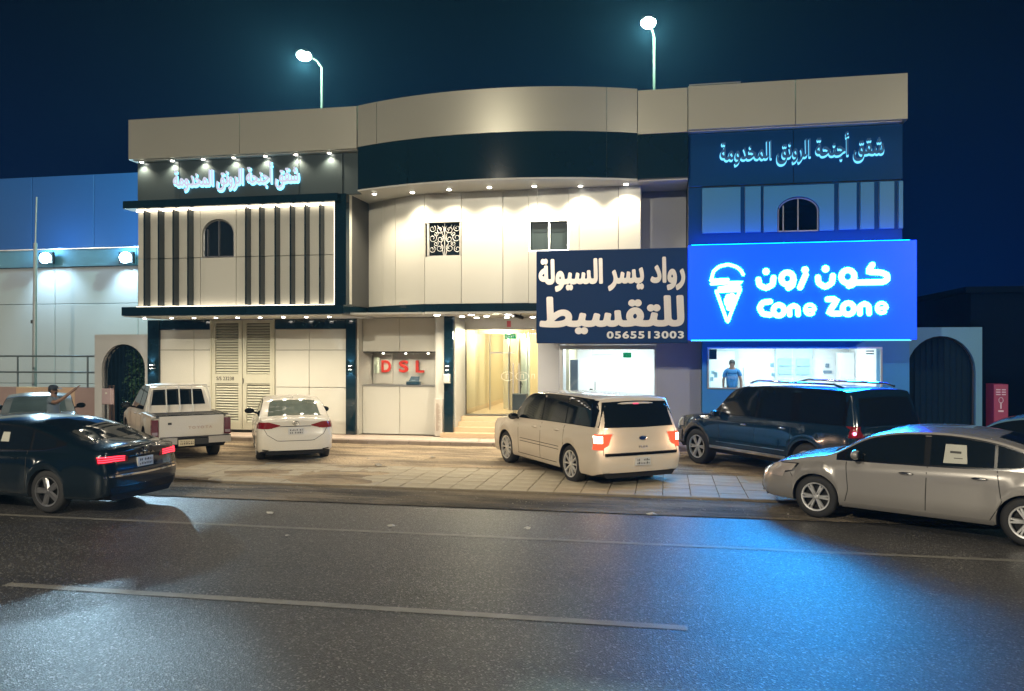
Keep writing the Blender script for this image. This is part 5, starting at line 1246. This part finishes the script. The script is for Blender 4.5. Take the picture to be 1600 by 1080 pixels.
for s in (1, -1):
    t_ = patch('tail_light', 'B', [(s * .925, .74), (s * .80, .74)], [(s * .92, 1.02), (s * .80, 1.02)], M_amb, off_=.012, nu=6, nv=6)
    patch('tail_light', 'L' if s > 0 else 'R', [(.06, .74), (.20, .74)], [(.06, 1.02), (.18, 1.02)], M_amb, off_=.012, nu=6, nv=6)
    patch('reversing_light', 'B', [(s * .93, .86), (s * .82, .86)], [(s * .93, .99), (s * .82, .99)], M_rev, off_=.018, nu=4, nv=4)
    h, nn = cast('B', s * .86, .9); lamp('POINT', 'reversing_glow', (h.x - .12, h.y, .92), 9, (1, .66, .42), None, size=.05).parent = r
    patch('exhaust_trim', 'B', [(s * .78, .26), (s * .55, .24)], [(s * .82, .32), (s * .5, .29)], M_trim, off_=.01, nu=5, nv=2)
patch('liftgate_bar', 'B', [(-.80, .615), (.80, .615)], [(-.80, .655), (.80, .655)], M_trim, off_=.016, nu=14, nv=2)
patch('liftgate_bar', 'B', [(-.80, .658), (.80, .658)], [(-.80, .668), (.80, .668)], M_chrome, off_=.018, nu=14, nv=1)
emblem(r, cast, -.05, .93, .085, .036, 'oval', M_chrome, mat('emblem_blue', (.01, .04, .16), .2)); rear_text(r, cast, 'FLEX', -.05, .77, .20, .035, M_chrome)
patch('brake_light', 'B', [(-.06, 1.555), (.06, 1.555)], [(-.06, 1.575), (.06, 1.575)], emit('brake_glow', (1, .1, .2), 1.5, False), off_=.012, nu=4, nv=1)
# --- dark off-road wagon
S = dict(L=5.35, W=2.0, H=1.93, paint=paint('paint_dark_blue', (.006, .020, .040), .0, .16, .1), cat='suv', ra=1.18, fa=4.38, tyre=.40, rim=.255, spokes=6, double=True, spw=.030, tw=.26, arch=.46, under=.30, tumble=.20, crown=.05, tuck=.03, bulge_r=.03,
    top=[(0, 1.74), (.03, 1.80), (.12, 1.84), (.6, 1.885), (1.8, 1.90), (2.9, 1.87), (3.25, 1.79), (3.95, 1.24), (4.15, 1.20), (4.9, 1.12), (5.12, 1.05), (5.35, .90)],
    belt=[(0, 1.16), (3.9, 1.13), (4.5, 1.07), (5.1, .98), (5.35, .84)], plan=[(0, .88), (.03, .93), (.10, .965), (.35, .99), (1.0, 1), (4.3, 1), (4.8, .96), (5.1, .90), (5.35, .70)],
    rock=[(0, .50), (.6, .46), (1.8, .42), (3.8, .42), (4.9, .45), (5.35, .42)], rear=[(0, .04), (.5, 0), (.72, 0), (.80, .08), (1.2, .10), (1.5, .18), (1.85, .30)], front=[(0, .06), (.5, 0), (.8, 0), (1.1, .06)],
    glazing=[dict(x=(.30, 3.80), lo=[(.2, 1.22), (3.9, 1.20)], panes=[(.38, 1.42), (1.62, 2.50), (2.58, 3.62)], drop=.04)],
    screens=[('B', [(-.80, 1.2), (0, 1.2), (.80, 1.2)], [(-.66, 1.70), (0, 1.72), (.66, 1.70)]), ('T', [(3.92, -.72), (3.98, 0), (3.92, .72)], [(3.22, -.62), (3.2, 0), (3.22, .62)])],
    mirror=(3.66, 1.16), handles=[(1.78, 1.04), (2.86, 1.02)], handlemat=M_chrome, seams=[[(1.62, .52), (1.55, .9), (1.58, 1.14)], [(2.54, .46), (2.54, 1.14)], [(3.58, .46), (3.64, 1.12)]], plate=(0, .9, .34))
r, patch, cast, seam, both = car('off_road_wagon', 'dark blue off-road wagon with roof rails parked below the glowing sign', (4.12, 15.75), -37.5, S)
for s in (1, -1):
    MB().tube([(.55, s * .70, 1.885), (.75, s * .71, 1.935), (2.7, s * .71, 1.945), (2.95, s * .70, 1.885)], .022, 8).build('roof_rail', M_chrome, r, smooth=True, world=False)
    patch('tail_light', 'B', [(s * .92, 1.0), (s * .82, 1.0)], [(s * .92, 1.20), (s * .83, 1.20)], M_tail, off_=.012, nu=5, nv=6); patch('tail_light', 'L' if s > 0 else 'R', [(.08, 1.0), (.20, 1.0)], [(.10, 1.20), (.18, 1.20)], M_tail, off_=.012, nu=5, nv=6)
    patch('headlight', 'L' if s > 0 else 'R', [(4.86, .84), (5.22, .82)], [(4.92, 1.02), (5.16, 1.0)], M_head, off_=.012, nu=8, nv=5)
    patch('side_step', 'L' if s > 0 else 'R', [(1.66, .44), (3.9, .44)], [(1.66, .50), (3.9, .50)], M_chrome, off_=.03, nu=16, nv=2)
    patch('bumper', 'L' if s > 0 else 'R', [(4.98, .44), (5.25, .44)], [(4.90, .74), (5.28, .72)], mat('bumper_mauve', (.30, .27, .28), .4), off_=.02, nu=6, nv=4)
    patch('chrome_strip', 'L' if s > 0 else 'R', [(1.7, .60), (3.7, .58)], [(1.7, .615), (3.7, .595)], M_chrome, off_=.008, nu=14, nv=1)
h, nn = cast('L', .12, 1.1); MB().ball((h.x - .02, h.y + .01, 1.08), .03).build('lit_lamp', emit('small_red_lamp', (1, .15, .35), 12, False), r, world=False)
# --- silver saloon, right foreground
S = sedan(4.87, 1.83, 1.475, paint('paint_silver', (.31, .295, .28), .35, .26, .03), ra=1.07, fa=3.86, tyre=.325, rim=.215, spokes=6, double=True, spw=.032,
    top=[(0, .99), (.05, 1.03), (.3, 1.065), (.55, 1.11), (1.15, 1.33), (1.6, 1.435), (2.1, 1.475), (2.6, 1.455), (3.0, 1.385), (3.72, 1.03), (4.0, .98), (4.45, .88), (4.70, .78), (4.87, .66)],
    belt=[(0, .93), (.6, .97), (1.4, .965), (2.9, .915), (3.7, .885), (4.2, .83), (4.7, .70), (4.87, .60)],
    plan=[(0, .84), (.035, .89), (.12, .935), (.35, .97), (.9, .995), (2.2, 1), (3.8, .99), (4.3, .94), (4.6, .85), (4.80, .70), (4.87, .58)], front=[(0, .12), (.25, .03), (.42, 0), (.58, .02), (.75, .12)],
    glazing=[dict(x=(.85, 3.55), lo=[(.8, 1.08), (1.4, 1.0), (2.9, .955), (3.6, .945)], panes=[(1.0, 1.42), (1.46, 2.25), (2.33, 3.40)], chrome=True)],
    screens=[('T', [(.58, -.60), (.52, 0), (.58, .60)], [(1.45, -.52), (1.42, 0), (1.45, .52)]), ('T', [(3.66, -.64), (3.74, 0), (3.66, .64)], [(2.88, -.54), (2.86, 0), (2.88, .54)])],
    mirror=(3.22, 1.0), handles=[(1.62, .84), (2.55, .82)], handlemat=M_chrome, seams=[[(1.50, .30), (1.36, .55), (1.42, .97)], [(2.30, .24), (2.28, .95)], [(3.42, .27), (3.36, .5), (3.40, .91)], [(1.52, .29), (3.40, .27)]])
r, patch, cast, seam, both = car('silver_saloon', 'silver saloon with a paper notice in its rear side window, right foreground', (6.03, 11.80), -59.3, S)
for s in (1, -1):
    v_ = 'L' if s > 0 else 'R'
    patch('headlight_surround', v_, [(4.21, .685), (4.55, .612), (4.78, .575)], [(4.12, .815), (4.5, .80), (4.76, .715)], M_trim, off_=.006, nu=10, nv=5)
    patch('headlight', v_, [(4.24, .70), (4.55, .63), (4.76, .59)], [(4.16, .80), (4.5, .785), (4.74, .70)], M_head, off_=.010, nu=10, nv=5)
    patch('sill_strip', v_, [(1.45, .245), (3.45, .245)], [(1.45, .30), (3.45, .30)], S['paint'], off_=.02, nu=16, nv=2)
    seam([(4.28, .69), (4.22, .60)], v_)
for s in (1, -1): patch('headlight', 'F', [(s * .84, .585), (s * .48, .60)], [(s * .84, .70), (s * .48, .69)], M_head, off_=.012, nu=8, nv=4)
patch('bumper_lip', 'F', [(-.8, .20), (.8, .20)], [(-.8, .235), (.8, .235)], S['paint'], off_=.035, nu=14, nv=2)
patch('grille', 'F', [(-.38, .52), (.38, .52)], [(-.42, .72), (.42, .72)], M_trim, off_=.01, nu=10, nv=3); patch('lower_grille', 'F', [(-.55, .26), (.55, .26)], [(-.5, .40), (.5, .40)], M_trim, off_=.01, nu=10, nv=3)
nt = patch('paper_notice', 'L', [(1.78, 1.02), (2.08, 1.01)], [(1.80, 1.27), (2.06, 1.27)], mat('paper_sheet', (.42, .42, .37), .7), off_=.013, nu=4, nv=4)
patch('notice_print', 'L', [(1.86, 1.15), (2.0, 1.15)], [(1.86, 1.18), (2.0, 1.18)], M_joint, off_=.016, nu=3, nv=1, par=nt); patch('notice_print', 'L', [(1.84, 1.08), (1.95, 1.08)], [(1.84, 1.09), (1.95, 1.09)], M_joint, off_=.016, nu=3, nv=1, par=nt)
# --- silver car far left, blue saloon far right
S = sedan(4.40, 1.76, 1.48, paint('paint_pale_silver', (.20, .24, .26), .3, .25), ra=.95, fa=3.50, tyre=.31, rim=.19, glazing=[dict(x=(.75, 3.3), lo=[(.7, 1.08), (1.2, 1.0), (2.6, .97), (3.4, .96)], panes=[(.9, 1.3), (1.35, 2.1), (2.17, 3.1)])],
    top=[(0, .98), (.04, 1.02), (.25, 1.055), (.45, 1.08), (1.0, 1.36), (1.3, 1.44), (1.8, 1.48), (2.35, 1.45), (2.75, 1.37), (3.4, 1.02), (3.75, .96), (4.15, .84), (4.3, .74), (4.4, .66)],
    belt=[(0, .93), (.4, .965), (1.2, .96), (2.7, .91), (3.3, .88), (3.8, .82), (4.3, .70), (4.4, .64)], plan=[(0, .84), (.035, .90), (.12, .95), (.35, .985), (.9, 1), (3.3, .99), (3.9, .94), (4.2, .84), (4.4, .6)],
    screens=[('T', [(.45, -.62), (.40, 0), (.45, .62)], [(1.18, -.54), (1.16, 0), (1.18, .54)])], mirror=(2.95, 1.0), mirrormat=M_trim, handles=[(1.4, .85), (2.25, .83)], seams=[[(1.98, .30), (1.98, .93)]], glass2=mat('rear_glass_grey', (.06, .09, .10), .12, 0, .4, 2))
r, patch, cast, seam, both = car('silver_hatch_saloon', 'pale silver car mostly hidden behind the black fastback saloon', (-14.9, 16.8), -40, S)
for s in (1, -1): patch('tail_light', 'B', [(s * .84, .80), (s * .45, .83)], [(s * .84, .94), (s * .45, .90)], M_tail, off_=.010, nu=10, nv=4)
S2 = dict(S); S2['paint'] = paint('paint_steel_blue', (.16, .30, .38), .4, .22); S2['glass2'] = M_tint; S2['screens'] = [('T', [(.45, -.62), (.40, 0), (.45, .62)], [(1.18, -.54), (1.16, 0), (1.18, .54)]), ('T', [(3.34, -.62), (3.40, 0), (3.34, .62)], [(2.62, -.54), (2.6, 0), (2.62, .54)])]
r, patch, cast, seam, both = car('blue_saloon', 'steel blue car cut by the right edge, beyond the silver saloon roof', (8.5, 14.6), -52, S2)

# ================================================================== PEOPLE
def skin_body(name, pts, edges, m, parent, rootv=0, sub=2):
    me = bpy.data.meshes.new(name); me.from_pydata([p[0] for p in pts], edges, []); me.update()
    o = bpy.data.objects.new(name, me); COL.objects.link(o); o.parent = parent
    md = o.modifiers.new('skin', 'SKIN'); md.use_smooth_shade = True
    lay = me.skin_vertices[0].data if me.skin_vertices else None
    if lay is None:
        bm = bmesh.new(); bm.from_mesh(me); bm.verts.layers.skin.verify(); bm.to_mesh(me); bm.free(); lay = me.skin_vertices[0].data
    for i, p in enumerate(pts):
        r_ = p[1]; lay[i].radius = r_ if isinstance(r_, tuple) else (r_, r_); lay[i].use_root = (i == rootv)
    s = o.modifiers.new('sub', 'SUBSURF'); s.levels = s.render_levels = sub
    dg = bpy.context.evaluated_depsgraph_get(); dg.update(); e = bpy.data.meshes.new_from_object(o.evaluated_get(dg))
    for p in e.polygons: p.use_smooth = True
    o.modifiers.clear(); o.data = e; e.materials.clear(); e.materials.append(m)
    return o
M_skin = mat('skin', (.20, .115, .08), .5, 0, .06, 6)
def person(loc, face, label, shirt, trousers, arm_up, cap):
    p = root('person', loc, label, 'person', None, rz=-R(face) + math.pi / 2)     # local x = facing direction
    sh = []
    # body skeleton (bare skin surface), x forward, y left
    P = [((0, 0, .95), (.11, .13)), ((0, 0, 1.15), (.10, .12)), ((0, 0, 1.36), (.10, .14)), ((0, 0, 1.47), (.07, .09)), ((.01, 0, 1.54), .055), ((.015, 0, 1.63), (.085, .075)), ((.01, 0, 1.70), (.085, .07)),
         ((0, .17, 1.42), .055), ((0, -.17, 1.42), .055)]
    E = [(0, 1), (1, 2), (2, 3), (3, 4), (4, 5), (5, 6), (3, 7), (3, 8)]
    def limb(base, pts):
        last = base
        for q in pts: P.append(q); E.append((last, len(P) - 1)); last = len(P) - 1
    if arm_up: R_ = [((.14, -.24, 1.38), .047), ((.30, -.22, 1.47), .042), ((.50, -.17, 1.65), .031), ((.58, -.15, 1.72), (.024, .042))]
    else: R_ = [((.02, -.24, 1.18), .042), ((.06, -.24, .98), .034), ((.14, -.2, .86), .026), ((.16, -.19, .80), (.022, .034))]
    L_ = [((0, .24, 1.18), .042), ((.05, .25, .96), .034), ((.10, .25, .82), .026), ((.12, .25, .75), (.022, .034))]
    limb(7, L_); limb(8, R_)
    for s in (1, -1): limb(0, [((0, s * .10, .86), .085), ((.01, s * .11, .48), .058), ((-.02, s * .115, .10), .042), ((.10, s * .12, .045), (.04, .035))])
    b = skin_body('body', P, E, M_skin, p)
    # fingers
    hand = Vector(R_[-1][0]); dr = (hand - Vector(R_[-2][0])).normalized(); sd = Vector((0, 1, 0)); mb = MB()
    for k, (o_, l) in enumerate(((-.026, .06), (-.009, .072), (.009, .068), (.026, .052))):
        a = hand + sd * o_ + dr * .02; mb.tube([tuple(a), tuple(a + dr * l * .5), tuple(a + dr * l + Vector((0, 0, -.008)))], [.009, .0085, .006], 6)
    a = hand + sd * .03 - dr * .01; mb.tube([tuple(a), tuple(a + sd * .02 + dr * .025 + Vector((0, 0, .012))), tuple(a + sd * .022 + dr * .045 + Vector((0, 0, .014)))], [.011, .009, .007], 6)
    mb.build('fingers', M_skin, p, smooth=True, world=False)
    # clothes
    Q = [((0, 0, .88), (.15, .175)), ((0, 0, 1.15), (.135, .17)), ((0, 0, 1.35), (.14, .20)), ((0, 0, 1.455), (.085, .12)), ((0, .18, 1.42), .07), ((0, -.18, 1.42), .07), ((.0, .235, 1.27), .062)]
    a1 = Vector((0, -.17, 1.42)).lerp(Vector(R_[0][0]), .8); Q.append((tuple(a1), .062))
    skin_body('shirt', Q, [(0, 1), (1, 2), (2, 3), (3, 4), (3, 5), (4, 6), (5, 7)], shirt, p)
    T = [((0, 0, .95), (.145, .165))]; TE = []
    for s in (1, -1):
        k = len(T); T += [((0, s * .10, .86), .10), ((.01, s * .11, .48), .078), ((-.02, s * .115, .12), .066)]; TE += [(0, k), (k, k + 1), (k + 1, k + 2)]
    skin_body('trousers', T, TE, trousers, p)
    mb = MB()
    for s in (1, -1): mb.ball((.05, s * .12, .045), .14, .05, .05, 12, 6)
    mb.build('shoes', M_black, p, smooth=True, world=False)
    # face and hair
    mb = MB(); mb.tube([(.085, 0, 1.655), (.112, 0, 1.622), (.085, 0, 1.612)], [.010, .014, .008], 6); mb.build('nose', M_skin, b, smooth=True, world=False)
    mb = MB()
    for s in (1, -1): mb.ball((.082, s * .032, 1.65), .012, .014, .009)
    mb.build('eyes', M_black, b, smooth=True, world=False)
    mb = MB(); mb.tube([(.085, -.022, 1.585), (.093, 0, 1.583), (.085, .022, 1.585)], .006, 5); mb.build('mouth', mat('lips', (.22, .09, .08), .5), b, world=False)
    mb = MB()
    for s in (1, -1): mb.ball((.0, s * .082, 1.635), .022, .010, .032)
    mb.build('ears', M_skin, b, smooth=True, world=False)
    hc = MB(); hc.ball((-.012, 0, 1.668), .098, .088, .098, 16, 10); hc.build('hair', M_hair, p, smooth=True, world=False)
    if cap:
        MB().ball((.03, 0, 1.585), .06, .062, .04, 12, 8).build('beard', M_hair, p, smooth=True, world=False)
        c = MB().lathe([(.104, 1.685), (.104, 1.715), (.092, 1.75), (.06, 1.775), (0, 1.785)], axis='z', n=20); c.build('cap', mat('cap_dark', (.01, .02, .035), .7), p, smooth=True, world=False)
        MB().add([(.09, -.07, 1.69), (.17, -.055, 1.682), (.20, 0, 1.68), (.17, .055, 1.682), (.09, .07, 1.69), (.09, -.07, 1.70), (.17, -.055, 1.692), (.20, 0, 1.69), (.17, .055, 1.692), (.09, .07, 1.70)],
                 [(0, 1, 2, 3, 4), (9, 8, 7, 6, 5), (0, 5, 6, 1), (1, 6, 7, 2), (2, 7, 8, 3), (3, 8, 9, 4), (4, 9, 5, 0)]).build('cap_brim', mat('cap_dark', (), 0), p, world=False)
    return p
M_hair = mat('hair_black', (.012, .010, .010), .6)
person((-13.95, 16.2, 0), 72, 'bearded person in a dark cap and grey T-shirt pointing with a raised arm', mat('shirt_grey', (.11, .15, .19), .8), mat('trousers_dark', (.03, .035, .045), .8), True, True)
person((1.85, 23.6, .55), 185, 'person in a blue shirt standing inside the ice cream shop window', mat('shirt_blue', (.03, .16, .36), .8), mat('trousers_navy', (.02, .03, .06), .8), False, False)
# ================================================================== NIGHT AIR
hz = MB().box(-60, 45, -14, 60, -1.2, 16).build('haze', None); hz['kind'] = 'stuff'; hz['label'] = 'thin dusty night air glowing round the lamps and signs'
hm = bpy.data.materials.new('night_haze'); hm.use_nodes = True; ht = hm.node_tree
for n in list(ht.nodes): ht.nodes.remove(n)
hv = ht.nodes.new('ShaderNodeVolumePrincipled'); hv.inputs['Color'].default_value = (.30, .62, 1, 1); hv.inputs['Density'].default_value = 0.0006; hv.inputs['Anisotropy'].default_value = 0.35
ho = ht.nodes.new('ShaderNodeOutputMaterial'); ht.links.new(hv.outputs[0], ho.inputs['Volume'])
hz.data.materials.append(hm)
